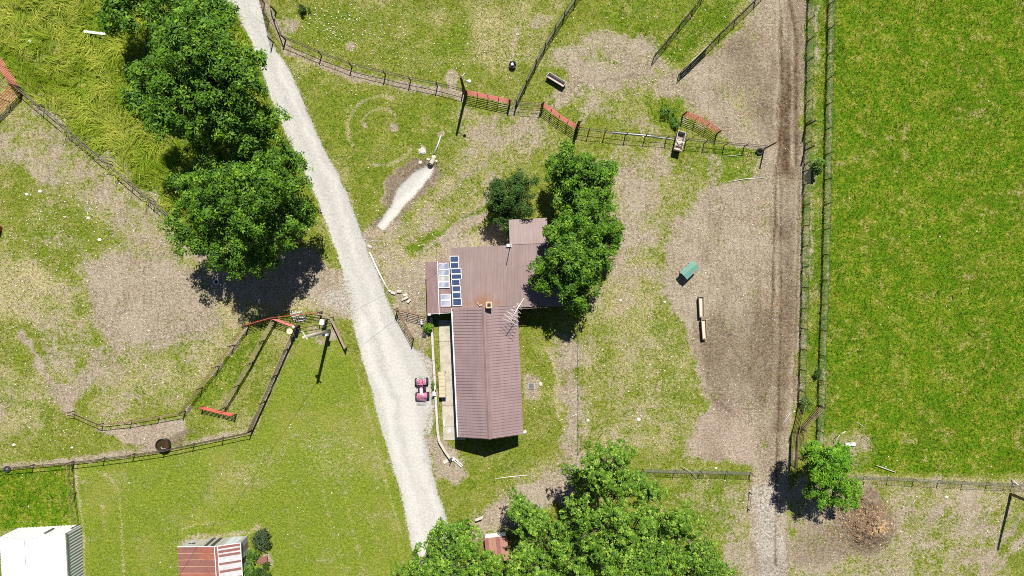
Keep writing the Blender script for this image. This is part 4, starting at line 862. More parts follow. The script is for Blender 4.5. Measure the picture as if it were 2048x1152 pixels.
for k, (x, y) in enumerate(cb):
    t = thing('cinder_block', ('white hollow block, nearest the low wall in the diagonal row', 'white hollow block, second in the diagonal row from the low wall', 'white hollow block, third in the diagonal row from the low wall', 'white hollow block at the grass end of the diagonal row')[k], 'block', G(x, y), 'white hollow blocks in a row', math.radians(-43))
    m_ = MB(); L, Wd, Hh, wt = .26, .2, .19, .032
    for yy in (-Wd / 2 + wt / 2, Wd / 2 - wt / 2): m_.box((0, yy, Hh / 2), (L, wt, Hh))
    for xx in (-L / 2 + wt / 2, 0, L / 2 - wt / 2): m_.box((xx, 0, Hh / 2), (wt, Wd - 2 * wt, Hh))
    m_.build('shell', 'white_paint', t, local=True); MB().box((0, 0, .01), (L - .04, Wd - .04, .016)).build('base', 'black_plastic', t, local=True)  # black sheet at the bottom stands in for shade inside the open cells
t = thing('corner_post', 'dark forked iron post where the low wall ends', 'post', G(902.5, 918)); MB().tube([G(902.5, 918), G(902.5, 918) + Vector((0, 0, .9))], .05, 6).build('upright', 'dark_iron', t); MB().beam(G(899, 918, .75), G(905, 916, .75), .06, .08).build('arm', 'dark_iron', t)
tag(MB().box(G(905.5, 919.5, .1), (.22, .16, .2), .6).build('block', 'white_paint', bevel=.02), 'white painted block between the wall end and the hollow blocks', 'block')
tag(MB().box(G(891, 923, .05), (.42, .3, .1), .5).build('paving_slab', 'pale_concrete', bevel=.015), 'loose pale slab on bare earth outside the low wall', 'slab')
tag(MB().box(G(898.5, 862, .11), (.26, .2, .05), .6).build('white_board', 'bright_white', bevel=.006), 'small square white board lying on the front walk', 'board')
tag(MB().beam(G(887.5, 840, .14), G(888.8, 854, .14), .09, .12).build('white_plank', 'white_paint', bevel=.006), 'short white plank standing along the planter on the front walk', 'plank')
tag(MB().slab([G(843, 675, .06), G(848, 662, .5), G(852, 668, .5), G(853, 676, .06)], .03).build('slate_sheet', 'slate'), 'dark grey sheet leaning by the ivy at the gate', 'sheet')
tag(MB().box(G(843.5, 644, .22), (.16, .42, .44), .1).build('gate_stone', 'white_paint', bevel=.03), 'upright white stone beside the ivy at the end of the rusty gate', 'stone')
sp = thing('septic_cover', 'square grey access cover set in the grass east of the house', 'cover', G(1062.5, 772))
MB().box(G(1062.5, 772, .03), (.52, .52, .16)).build('frame', 'pale_concrete', sp); MB().box(G(1062.5, 772, .12), (.44, .44, .03)).build('lid', 'slate', sp, bevel=.006)
tag(MB().box(G(1081.5, 768, .04), (.28, .32, .16), .15).build('concrete_pad', 'pale_concrete', bevel=.03), 'small pale concrete pad beside the square grey cover', 'pad')
# ------------------------------------------------------------------ white barn, patched shed, hut in the grove
barn = thing('white_barn', 'white metal barn with ribbed siding in the lower corner of the photo', 'barn', G(100, 1180))
ba = math.radians(3.0); bx = Vector((math.cos(ba), math.sin(ba), 0)); by = Vector((math.sin(ba), -math.cos(ba), 0)); b0 = G(162, 1049.5)
def Bp(e, s, z): p = b0 + bx * e + by * s; return Vector((p.x, p.y, z))
BW, BL, BE, BR = 5.2, 9.0, 2.05, 3.2
def ribbed(a, b, z0, z1f, n, mat, name, parent, out):
    """ribbed wall sheet: trapezoid ribs as geometry"""
    m_ = MB(); L = (b - a); vs = []; fs = []
    prof = []
    for i in range(n):
        for f, h in ((0, 0), (.55, 0), (.65, 1), (.9, 1)): prof.append(((i + f) / n, h))
    prof.append((1, 0))
    for f, h in prof:
        p = a + L * f + out * h * 0.035; vs += [Vector((p.x, p.y, z0)), Vector((p.x, p.y, z1f(f)))]
    fs = [(2 * i, 2 * i + 2, 2 * i + 3, 2 * i + 1) for i in range(len(prof) - 1)]
    return m_.add(vs, fs).build(name, mat, parent)
for k in range(9): ribbed(Bp(0, k + .005, 0), Bp(0, k + .995, 0), 0, lambda f: BE - .04, 4, 'siding_shaded', 'wall_sheet', barn, bx)  # east side coloured greyer than the white walls to imitate its shade
for k in range(5):
    g0, g1 = -k * 1.04, -(k + 1) * 1.04
    ribbed(Bp(g0, 0, 0), Bp(g1, 0, 0), 0, lambda f, g0=g0, g1=g1: BR - .05 - abs((g0 + (g1 - g0) * f) + BW / 2) / (BW / 2) * (BR - BE), 4, 'bright_white', 'wall_sheet', barn, -by)
MB().add([Bp(-BW, 0, 0), Bp(-BW, BL, 0), Bp(-BW, BL, BE), Bp(-BW, 0, BE), Bp(0, BL, 0), Bp(0, BL, BE), Bp(-BW / 2, BL, BR - .05)], [(0, 1, 2, 3), (1, 4, 5, 6, 2)]).build('wall', 'bright_white', barn)
for sgn, e0 in ((1, 0.04), (-1, -BW - .04)):
    for k in range(10):
        s0, s1 = k * .91 - .02, k * .91 + .89 - .005; e1 = -BW / 2
        m_ = MB().slab([Bp(e1, s0, BR), Bp(e0, s0, BE), Bp(e0, s1, BE), Bp(e1, s1, BR)], .03)
        for j in range(4):
            ss = s0 + (j + .5) * .225; m_.beam(Bp(e1, ss, BR + .014), Bp(e0, ss, BE + .014), .035, .028)
        m_.build('roof_sheet', 'bright_white', barn)
MB().add([Bp(-BW / 2 - .15, -.04, BR + .01), Bp(-BW / 2, -.04, BR + .06), Bp(-BW / 2 + .15, -.04, BR + .01), Bp(-BW / 2 - .15, BL, BR + .01), Bp(-BW / 2, BL, BR + .06), Bp(-BW / 2 + .15, BL, BR + .01)], [(0, 1, 4, 3), (1, 2, 5, 4)]).build('ridge_cap', 'bright_white', barn)
MB().beam(Bp(.06, -.05, BE + .01), Bp(.06, BL, BE + .01), .05, .12).build('eave_trim', 'galvanised', barn)
MB().tube([Bp(-1.7, -.1, 0.9), Bp(-1.7, -.1, 2.0)], .055, 8).build('vent_pipe', 'grey_pipe', barn)

shed = thing('patched_shed', 'small shed of rusty red and white striped roofing sheets beside the lawn', 'shed', G(437, 1110))
sa_ = math.radians(3.6); sx_ = Vector((math.cos(sa_), math.sin(sa_), 0)); sy_ = Vector((math.sin(sa_), -math.cos(sa_), 0)); s0_ = G(377, 1079.5)
def Sp(e, s, z): p = s0_ + sx_ * e + sy_ * s; return Vector((p.x, p.y, z))
SW_, SR, SFOLD, ZW, ZF, ZR, ZE, SLEN = 4.95, 3.2, 1.75, 1.72, 1.98, 2.2, 1.72, 4.2
r = random.Random(5)
cols = ['rust_sheet', 'rust_sheet', 'rust_sheet_dark']
def sag(e, s): return -0.05 * math.sin(max(0, min(1, e / SR)) * math.pi) * math.sin(s * 1.1 + .6)
for k in range(8):          # west slope: two short courses of rusted sheets
    a, b = k * .53 - .05, (k + 1) * .53 - .05 - .008; m1, m2 = MB(), MB()
    m1.slab([Sp(-.08, a, ZW), Sp(SFOLD, a, ZF + sag(SFOLD, a)), Sp(SFOLD, b, ZF + sag(SFOLD, b)), Sp(-.08, b, ZW)], .015)
    m2.slab([Sp(SFOLD - .02, a, ZF + .012 + sag(SFOLD, a)), Sp(2.5, a, 2.13 + sag(2.5, a)), Sp(SR - .05, a, ZR), Sp(SR - .05, b, ZR), Sp(2.5, b, 2.13 + sag(2.5, b)), Sp(SFOLD - .02, b, ZF + .012 + sag(SFOLD, b))], .015)
    for m_ in (m1, m2): m_.build('roof_sheet', r.choice(cols), shed)
    MB().beam(Sp(-.08, b, ZW + .012), Sp(SFOLD, b, ZF + .014 + sag(SFOLD, b)), .025, .02).beam(Sp(SFOLD, b, ZF + .016 + sag(SFOLD, b)), Sp(SR - .1, b, ZR - .01), .022, .02).build('batten', 'chimney_tan', shed)
MB().slab([Sp(SR - .05, -.06, ZR + .02), Sp(SR + .2, -.06, ZR + .02), Sp(SR + .2, SLEN, ZR + .02), Sp(SR - .05, SLEN, ZR + .02)], .02).build('ridge_board', 'rust_sheet_dark', shed)
MB().beam(Sp(SR - .06, -.06, ZR + .035), Sp(SR - .06, SLEN, ZR + .035), .05, .03).beam(Sp(SR + .2, -.06, ZR + .035), Sp(SR + .2, SLEN, ZR + .035), .045, .03).build('ridge_trim', 'white_paint', shed)
stripe = [(.0, .2, 0), (.2, .34, 1), (.34, .55, 0), (.55, .68, 1), (.68, .88, 0), (.88, 1.35, 1), (1.35, 1.52, 0), (1.52, 1.95, 1), (1.95, 2.15, 0), (2.15, 2.6, 1), (2.6, 2.8, 0), (2.8, 3.4, 1), (3.4, 4.1, 0)]
for a, b, k in stripe:
    a -= .05; b -= .055
    MB().slab([Sp(SR + .21, a, ZR + .01), Sp(SW_ + .06, a, ZE + .02), Sp(SW_ + .06, b, ZE + .02), Sp(SR + .21, b, ZR + .01)], .014 + .004 * k).build('roof_sheet', ('rust_sheet_dark', 'shed_pale')[k], shed)
MB().beam(Sp(-.1, -.07, ZW + .0), Sp(SFOLD, -.07, ZF), .05, .06).beam(Sp(SFOLD, -.07, ZF), Sp(SR, -.07, ZR), .05, .06).beam(Sp(SR, -.07, ZR), Sp(SW_ + .08, -.07, ZE + .0), .05, .06).build('barge_board', 'white_paint', shed)
MB().beam(Sp(SW_ + .08, -.1, ZE), Sp(SW_ + .08, SLEN, ZE), .045, .09).build('eave_board', 'white_paint', shed)
def ztop(e): return (ZW + (ZF - ZW) * e / SFOLD if e < SFOLD else (ZF + (ZR - ZF) * (e - SFOLD) / (SR - SFOLD) if e < SR else ZR + (ZE - ZR) * (e - SR) / (SW_ - SR))) - .04
edges = [0, .35, .7, 1.1, 1.45, 1.75, 2.05, 2.35, 2.6, 2.95, 3.35, 3.7, 4.2, 4.6, 4.95]
wm = ['grey_sheet', 'pale_concrete', 'grey_sheet', 'pale_concrete', 'pale_concrete', 'grey_sheet', 'dark_wood', 'grey_sheet', 'dark_wood', 'galvanised', 'galvanised', 'pale_blue_sheet', 'pale_blue_sheet', 'galvanised']
for k, (a, b) in enumerate(zip(edges, edges[1:])):
    o_ = -.012 if k % 2 else 0.0
    MB().add([Sp(a, o_, 0), Sp(b - .012, o_, 0), Sp(b - .012, o_, ztop(b)), Sp(a, o_, ztop(a)), Sp(a, o_ + .025, 0), Sp(b - .012, o_ + .025, 0), Sp(b - .012, o_ + .025, ztop(b)), Sp(a, o_ + .025, ztop(a))], [(0, 1, 2, 3), (4, 5, 1, 0), (5, 6, 2, 1), (7, 4, 0, 3), (6, 7, 3, 2), (7, 6, 5, 4)]).build('wall_board', wm[k], shed)
wf = MB().beam(Sp(.45, -.03, .78), Sp(1.05, -.03, .78), .04, .05).beam(Sp(.45, -.03, 1.28), Sp(1.05, -.03, 1.28), .04, .05).beam(Sp(.75, -.03, .78), Sp(.75, -.03, 1.28), .04, .04, (0, 1, 0)).build('window', 'grey_sheet', shed)
MB().add([Sp(.47, -.018, .8), Sp(1.03, -.018, .8), Sp(1.03, -.018, 1.26), Sp(.47, -.018, 1.26)], [(0, 1, 2, 3)]).build('pane', 'dark_glass', wf)
for k in range(9):
    a, b = k * .46, k * .46 + .445; MB().add([Sp(SW_, a, 0), Sp(SW_, b, 0), Sp(SW_, b, ZE - .02), Sp(SW_, a, ZE - .02)], [(0, 1, 2, 3)]).build('wall_board', ('grey_sheet', 'old_wood', 'grey_sheet', 'dark_wood')[k % 4], shed)
MB().add([Sp(0, 0, 0), Sp(0, SLEN, 0), Sp(0, SLEN, ZW), Sp(0, 0, ZW), Sp(SW_, SLEN, 0), Sp(SW_, SLEN, ZE), Sp(SR, SLEN, ZR - .04)], [(0, 1, 2, 3), (1, 4, 5, 6, 2)]).build('wall', 'grey_sheet', shed)
tag(MB().slab([G(512, 1114, .22), G(535, 1113, .22), G(533, 1129, .22), G(514, 1127, .22)], .04).box(G(523, 1121, .09), (.7, .4, .2)).build('metal_sheet', 'rust_sheet_dark'), 'flat brown sheet resting on straw by the bushes at the shed', 'sheet')
blobs = None

hut = thing('grove_hut', 'small hut with rusty brown roof and white sunlit side among the maples', 'hut', G(992, 1075))
ha = math.radians(7.2); hx = Vector((math.cos(ha), math.sin(ha), 0)); hy = Vector((math.sin(ha), -math.cos(ha), 0)); h0 = G(971, 1068)
def Hp(e, s, z): p = h0 + hx * e + hy * s; return Vector((p.x, p.y, z))
for k in range(5): a, b = k * .34, k * .34 + .332; MB().add([Hp(a, 0, 0), Hp(b, 0, 0), Hp(b, 0, 1.0), Hp(a, 0, 1.0), Hp(a, .03, 0), Hp(b, .03, 0), Hp(b, .03, 1.0), Hp(a, .03, 1.0)], [(0, 1, 2, 3), (4, 7, 6, 5), (0, 4, 5, 1), (3, 2, 6, 7), (0, 3, 7, 4), (1, 5, 6, 2)]).build('wall_board', 'bright_white', hut)
MB().add([Hp(0, .03, 0), Hp(1.7, .03, 0), Hp(1.7, 1.75, 0), Hp(0, 1.75, 0), Hp(0, .03, 1), Hp(1.7, .03, 1), Hp(1.7, 1.75, 1.35), Hp(0, 1.75, 1.35)], [(1, 2, 6, 5), (2, 3, 7, 6), (3, 0, 4, 7)]).build('wall', 'old_wood', hut)
for k in range(6): a, b = -.06 + k * .31, -.06 + k * .31 + .302; MB().slab([Hp(a, .0, 1.03), Hp(b, .0, 1.03), Hp(b, 1.85, 1.4), Hp(a, 1.85, 1.4)], .03).build('roof_board', 'hut_roof' if k % 3 else 'rust_sheet_dark', hut)
lb = thing('yard_table', 'small pale board table half under the maple by the hut', 'table', G(960, 1036))
MB().slab([G(950, 1038, .62), G(966, 1031, .62), G(964.5, 1038, .62), G(951, 1043, .62)], .04).build('top', 'pale_concrete', lb)
for x, y in ((952, 1038.5), (963.5, 1034), (962.5, 1037), (953, 1041)): p = G(x, y, .6); MB().beam(Vector((p.x, p.y, 0)), p, .06, .06, (1, 0, 0)).build('leg', 'dark_wood', lb)
# ------------------------------------------------------------------ fences and gates
def path_at(pts, step):
    out = []; acc = 0.0
    for a, b in zip(pts, pts[1:]):
        L = math.hypot(b[0] - a[0], b[1] - a[1]); 
        while acc < L: f = acc / L; out.append((a[0] + (b[0] - a[0]) * f, a[1] + (b[1] - a[1]) * f)); acc += step
        acc -= L
    out.append(pts[-1]); return out
def gp(p, z=0.0):
    q = G(p[0], p[1]); q.z = z + float(gz(q.x, q.y)) * (1 if z < 0.01 else 1); return q
def fence(label, pts, h=1.2, posts=None, step=None, rails=(1.15, 0.65), rail_r=0.028, post_r=0.04, pmat='dark_iron', rmat='dark_iron', mesh=0.0, mesh_v=0.3, wires=(), name='fence', cat='fence', group=None, wire_r=0.004, tall=()):
    mid_ = pts[len(pts) // 2]; t = thing(name, label, cat, gp(mid_), group); base = BASE[t]
    posts = posts or (path_at(pts, step) if step else pts)
    pm_ = MB().tube([(0, 0, -0.15), (0, 0, h + .04)], post_r, 7); p0 = None; rr = random.Random(len(pts))
    for i, p in enumerate(posts):
        o = pm_.build('post', pmat, t, local=True) if p0 is None else dup(p0, t); p0 = p0 or o
        o.location = gp(p) - base; o.rotation_euler = (rr.gauss(0, .025), rr.gauss(0, .025), 0)
        if i in tall: o.scale = (1.5, 1.5, tall[i] / h)
    for z in rails: MB().tube([gp(p, z) for p in pts], rail_r, 6).build('rail', rmat, t)
    if wires:
        m_ = MB()
        for z in wires: m_.tube([gp(p, z + rr.gauss(0, .012)) for p in posts], wire_r, 3, False)
        struct(m_.build('strands', 'wire', t), 'stuff')
    if mesh:
        m_ = MB()
        for z in np.arange(0.06, mesh, 0.11): m_.tube([gp(p, float(z)) for p in pts], wire_r, 3, False)
        for p in path_at(pts, mesh_v * PPM): m_.tube([gp(p, 0.02), gp(p, mesh)], wire_r * .85, 3, False)
        struct(m_.build('wire_mesh', 'wire', t), 'stuff')
    return t
def gate(label, a, b, h=1.3, bars=6, ups=4, mat='red_pipe', r=0.028, z0=0.18, umat=None, name='pipe_gate', bow=0.0, group='pipe gates', lift=0.0):
    A_, B_ = gp(a), gp(b); t = thing(name, label, 'gate', A_.lerp(B_, .5), group); L = B_ - A_; n_ = Vector((-L.y, L.x, 0)).normalized()
    def pt(f, z): return A_ + L * f + n_ * bow * math.sin(f * math.pi) + Vector((0, 0, z))
    fs_ = [i / 6 for i in range(7)]
    for k in range(bars): z = z0 + (h - z0) * (k / (bars - 1)) ** 0.92; MB().tube([pt(f, z) for f in fs_], r, 6).build('bar', mat, t)
    for k in range(ups): f = k / (ups - 1); MB().tube([pt(f, z0 - .03), pt(f, h + .02)], r * 1.1, 6).build('upright', umat or mat, t)
    if z0 > .1:
        for f in (-.015, 1.015): MB().tube([pt(f, -.15), pt(f, h + .12)], .05, 7).build('post', 'dark_iron', t)
    return t
# top pasture: pipe and wire fence from the drive to the light pole
F1 = [(571, 80), (643, 111), (704, 134), (771, 150), (821, 162), (875, 173), (926, 186)]
fence('dark pipe fence curving from the drive to the light pole', F1, 1.2, posts=F1, rails=(1.16, 0.6), mesh=0.0, wires=(0.25, 0.42, 0.85, 1.0), post_r=.05, rail_r=.024)
for k, p in enumerate(F1[1:-1]):
    pass
t = thing('brace_frame', 'grey wooden brace rail and post where the top fence meets the drive', 'fence', gp((560, 50)))
MB().tube([gp((571, 78), 1.15), gp((548, 18), 1.1), gp((545, 6), 1.05)], .05, 6).build('brace', 'old_wood', t)
for p in ((571, 80), (552, 24)): MB().tube([gp(p, -.1), gp(p, 1.3)], .07, 7).build('post', 'dark_wood', t)
gate('dark wire gate standing open along the top edge of the drive', (530, 8), (546, 84), 1.25, 5, 3, 'dark_iron', .016, group='pipe gates')
fence('sagging wire fence running up beside the drive to the top edge', [(522, -20), (538, 40), (571, 80)], 1.2, rails=(1.1,), rail_r=.016, wires=(0.3, 0.55, 0.8))
# pen fence upper left
gate('faded red pipe gate on the outer edge, above the other red gate', (-30, 66), (44, 176), 1.45, 6, 4, 'faded_red_pipe', .034)
gate('orange red pipe gate standing wide below the faded red one at the left edge', (46, 182), (-22, 252), 1.5, 6, 4, 'red_pipe', .03)
F2 = [(47, 180), (90, 216), (135, 254), (178, 291), (224, 330), (268, 367), (312, 404), (356, 441), (400, 488)]
fence('long two rail pipe fence slanting down to the big walnut trees', F2, 1.25, posts=F2, rails=(1.2, 0.62), wires=(0.2, 0.4, 0.9), rmat='grey_pipe', rail_r=.032)
tag(MB().tube([gp((73, 168), .06), gp((91, 178), .4)], .05, 6).build('old_post', 'dark_wood'), 'dark leaning post in the tall grass beside the fence corner', 'post')
# corral lower left
F3 = [(497, 652), (469, 690), (439, 732), (405, 775), (371, 822)]
fence('rusty four rail corral fence, first of the three slanting runs', F3, 1.2, posts=F3, rails=(1.16, 0.88, 0.6, 0.3), rmat='rust_pipe', rail_r=.02)
F3b = [(371, 822), (319, 832), (264, 841), (207, 847), (151, 822), (136, 824)]
fence('low pipe corral fence along the pale earth pad, bent at one end', F3b, 1.05, posts=F3b[:-1], rails=(1.0, 0.5), rmat='rust_pipe')
F4 = [(553, 638), (528, 681), (505, 725), (478, 770), (451, 815)]
fence('rail fence in the middle of the three slanting corral runs', F4, 1.2, posts=F4, rails=(1.16, 0.85, 0.55, 0.28), rmat='old_wood', rail_r=.023)
gate('red gate lying across the low end of the middle corral run', (408, 812), (472, 828), 1.0, 5, 3, 'red_pipe', .032, z0=.3)
F5_ = [(597, 654), (576, 698), (553, 750), (530, 803), (504, 860)]
fence('rail fence on the lawn side of the corral, last of the slanting runs', F5_, 1.25, posts=F5_, rails=(1.2, 0.92, 0.62, 0.32), rmat='old_wood', rail_r=.032)
F6_ = [(504, 862), (447, 874), (389, 886), (331, 898), (270, 907), (210, 915), (148, 922), (68, 929), (-30, 938)]
fence('dark two rail pipe fence along the top of the lawn past the water tub', F6_, 1.15, posts=F6_, rails=(1.1, 0.55), rmat='dark_iron', rail_r=.03)
F7_ = [(149, 926), (151, 955), (153, 985), (157, 1018), (160, 1048)]
fence('rusty wire fence between the weedy strip and the lawn', F7_, 1.1, posts=[F7_[0], F7_[2], F7_[4]], rails=(1.05, .55), rmat='rust_pipe', rail_r=.02, wires=(.25, .8), pmat='rust_pipe')
gate('orange red gate closing the end of the first corral alley', (498, 650), (553, 634), 1.3, 6, 3, 'red_pipe', .026)
gate('long orange red gate between the corral alleys and the white box', (555, 634), (643, 624), 1.3, 6, 4, 'red_pipe', .024, umat='dark_iron')
gate('short red gate angled across the second corral alley', (555, 637), (594, 652), 1.3, 6, 3, 'faded_red_pipe', .026)
t = thing('corner_post', 'thick dark post at the head of the lawn side corral fence', 'post', gp((598, 652))); MB().tube([gp((598, 652), -.2), gp((598, 652), 1.5)], .13, 10).build('upright', 'dark_wood', t); MB().lathe(gp((598, 652), 1.5), [(.13, 0), (.10, .03), (0, .035)], 10).build('cap', 'pole_pale', t)
t = thing('bucket_lid', 'round pale yellow lid on top of the corral fence rail', 'lid', gp((589, 661), 1.2)); MB().lathe(gp((589, 661), 1.22), [(.24, 0), (.25, .05), (.22, .06), (.05, .07), (0, .07)], 22).build('disc', 'cream_disc', t); MB().tube([gp((591, 662), -.1), gp((589, 661), 1.24)], .04, 6).build('stake', 'old_wood', t)
t = thing('white_pallet', 'white slatted pallet leaning on the long red gate', 'pallet', gp((597, 637)))
a_, b_ = gp((590, 644), .05), gp((612, 639), .05); up_ = Vector((-.1, .75, .8))
for k in range(6): f = k / 5; MB().beam(a_.lerp(b_, f), a_.lerp(b_, f) + up_, .085, .03, (0, 1, .4)).build('slat', 'white_paint', t)
for k in range(4): f = .04 + k * .3; MB().beam(a_ + up_ * f + Vector((0, -.03, 0)), b_ + up_ * f + Vector((0, -.03, 0)), .03, .07).build('slat', 'white_paint', t)
t = thing('white_box_stand', 'white box on a dark stand at the end of the long red gate', 'box', gp((652, 642)))
MB().box(gp((652, 643), 1.12), (.36, .42, .4), -.1).build('box', 'white_paint', t, bevel=.02); MB().box(gp((652, 643), .45), (.3, .3, .9), -.1).build('stand', 'dark_wood', t)
fence('brown board fence beside the drive, slanting away from the white box', [(668, 638), (694, 694)], .95, rails=(), post_r=.05, pmat='old_wood', name='board_fence')
bf = [o for o in bpy.data.objects if o.name.startswith('board_fence')][0]
for z in (.88, .5): MB().beam(gp((667.5, 637), z), gp((694.5, 695), z), .05 if z < .8 else .13, .16 if z < .8 else .06).build('board', 'old_wood', bf)
fence('single brown rail closing the gap between white box and drive', [(644, 628), (667, 634)], 1.0, rails=(.95, .5), rmat='old_wood', rail_r=.035)
fence('thin bar fence on the ground side of the pole below the red gate', [(601, 657), (640, 650), (668, 641)], .6, rails=(.55,), rail_r=.02)
# gates beside the house
gate('rusty mesh gate across the path to the house corner', (796, 618), (859, 634), 1.3, 6, 4, 'rust_pipe', .024)
gate('rusty gate swung open beside the drive near the house', (798, 622), (827, 676), 1.3, 5, 3, 'rust_pipe', .02)
# middle fence with red gates
gate('faded red gate next to the light pole in the middle fence', (935, 190), (1018, 208), 1.35, 6, 5, 'faded_red_pipe', .027, umat='dark_iron')
fence('short dark wire panel between the two faded red gates', [(1020, 210), (1035, 211), (1083, 215), (1088, 214)], 1.45, posts=[(1020, 210), (1033, 211), (1082, 215)], rails=(1.4, .9, .45, .15), rail_r=.016, wires=(.3, .6, .75, 1.05, 1.2))
gate('faded red gate bowed between wire panel and dark gatepost', (1086, 214), (1151, 259), 1.35, 6, 5, 'faded_red_pipe', .027, umat='dark_iron', bow=-.05)
for x, lab in ((1151.5, 'tall dark gatepost where the bowed red gate ends, first of the close pair'), (1154.5, 'tall dark gatepost beside its twin at the wire pen fence')):
    t = thing('gate_post', lab, 'post', gp((x, 258)), 'tall paired gateposts'); MB().tube([gp((x, 258), -.2), gp((x, 258), 2.9)], .06, 8).build('upright', 'dark_wood', t); MB().lathe(gp((x, 258), 2.9), [(.06, 0), (.04, .03), (0, .03)], 8).build('cap', 'old_wood', t)
F12 = [(1156, 262), (1177, 264), (1209, 268), (1250, 272), (1290, 275), (1332, 278), (1371, 283), (1408, 287), (1448, 291), (1488, 294), (1528, 298)]
fence('dark wire fence from the paired gateposts across to the bare track', F12, 1.25, posts=F12, rails=(1.2, .6), rail_r=.02, wires=(.2, .4, .8, 1.0), tall={10: 2.6})
gate('red pipe gate swung loose in the bare pen, buckled in the middle', (1366, 232), (1432, 268), 1.35, 6, 4, 'red_pipe', .025, bow=.15)
# pens at the top
F9 = [(1031, 212), (1052, 168), (1072, 128), (1090, 95), (1110, 62), (1128, 34), (1150, 2), (1165, -20)]
fence('dark woven wire fence rising to the top edge from the wire panel', F9, 1.3, posts=F9, rails=(1.25, .15), rail_r=.02, mesh=1.2, wire_r=.007, mesh_v=.22)
F10 = [(1308, 114), (1335, 82), (1360, 50), (1385, 20), (1405, -8)]
fence('weedy wire fence at the top edge, shorter of the parallel pair', F10, 1.2, posts=F10, rails=(1.15, .1), rail_r=.02, mesh=1.1, wire_r=.007, mesh_v=.22, pmat='old_wood')
F11 = [(1357, 150), (1382, 128), (1412, 98), (1440, 68), (1470, 40), (1510, 2), (1525, -14)]
fence('wire fence along the bare track at the top edge, ending in old planks', F11, 1.2, posts=F11, rails=(1.15, .1), rail_r=.02, mesh=1.1, wire_r=.007, mesh_v=.22, pmat='old_wood')
fb = [o for o in bpy.data.objects if o.name.startswith('fence') and o.get('label', '').startswith('wire fence along')][0]
for z in (1.0, .65, .3): MB().beam(gp((1360, 148), z), gp((1410, 99), z), .05, .16).build('plank', 'pale_wood' if z > .8 else 'old_wood', fb)
# the two long wire fences on the right
FA = [(1618, -40), (1617, 0), (1614, 120), (1612, 240), (1609, 330), (1607, 450), (1604, 600), (1601, 720), (1598, 800)]
fence('outer woven wire fence along the bare track', FA, 1.25, posts=path_at(FA, 41), rails=(1.2,), rail_r=.014, mesh=1.15, wire_r=.0055, mesh_v=.25, post_r=.035)
FB = [(1657, -40), (1657, 0), (1654, 150), (1651, 290), (1648, 440), (1644, 600), (1640, 700), (1637, 810), (1634, 888)]
fence('inner woven wire fence along the edge of the green field', FB, 1.25, posts=path_at(FB, 50), rails=(1.2,), rail_r=.014, mesh=1.15, wire_r=.006, mesh_v=.25, post_r=.035, pmat='dark_wood')
for (x, y), lab in (((1611, 252), 'tall wooden post in the outer wire fence, upper of two'), ((1609, 301), 'tall wooden post in the outer wire fence, lower of two by the sapling')):
    t = thing('fence_post', lab, 'post', gp((x, y)), 'tall posts of the outer fence'); MB().tube([gp((x, y), -.2), gp((x, y), 2.1)], .07, 8).build('upright', 'dark_wood', t); MB().lathe(gp((x, y), 2.1), [(.07, 0), (.05, .03), (0, .03)], 8).build('cap', 'old_wood', t)
fence('single wire strung across the bare track to the outer fence', [(1528, 338), (1568, 340), (1607, 343)], .9, posts=[(1607, 343)], rails=(), wires=(.85, .8), wire_r=.012)
# cattle panels lower right
CP = [(1597, 806), (1591, 835), (1584, 862), (1582, 895), (1582, 930)]
fence('rusty cattle panel along the bare track, outer of the two by the oak', CP, 1.4, posts=[CP[0], CP[2], CP[4]], rails=(1.35, 1.1, .85, .6, .35, .12), rmat='rust_pipe', rail_r=.024, name='cattle_panel', cat='panel')
CQ = [(1597, 856), (1595, 885), (1594, 915)]
fence('rusty cattle panel nearer the field, inner of the two by the oak', CQ, 1.4, posts=[CQ[0], CQ[2]], rails=(1.35, 1.1, .85, .6, .35, .12), rmat='rust_pipe', rail_r=.024, name='cattle_panel', cat='panel')
gate('rusty gate bridging the gap between the two long wire fences', (1635, 812), (1599, 854), 1.25, 5, 3, 'rust_pipe', .028)
FC = [(1646, 882), (1672, 880)]
FD = [(1690, 950), (1728, 952), (1776, 954), (1827, 957), (1877, 960), (1925, 962), (1974, 964), (2024, 966), (2080, 969)]
fence('thin wire fence between green field and rough ground at lower right', FD, 1.15, posts=FD, rails=(1.1,), rail_r=.014, mesh=1.05, wire_r=.006, mesh_v=.25, post_r=.03, pmat='old_wood')
FE = [(1285, 938), (1350, 940), (1400, 941), (1452, 942), (1500, 944)]
fence('low wire mesh fence between the maples and the bare track', FE, 1.1, posts=FE, rails=(1.05,), rail_r=.016, mesh=1.0, wire_r=.008, mesh_v=.2, post_r=.03)
fence('short rusty fence turning down along the bare track below the pen', [(1501, 945), (1499, 985), (1496, 1018)], .5, rails=(.45,), rmat='rust_pipe', rail_r=.02)
FF = [(1156, 655), (1157, 720), (1157.5, 790), (1157, 850), (1156, 905)]
fence('thin electric wire fence down the back yard of the house', FF, .75, posts=FF, rails=(), post_r=.016, wires=(.7, .4), wire_r=.011, pmat='dark_iron')
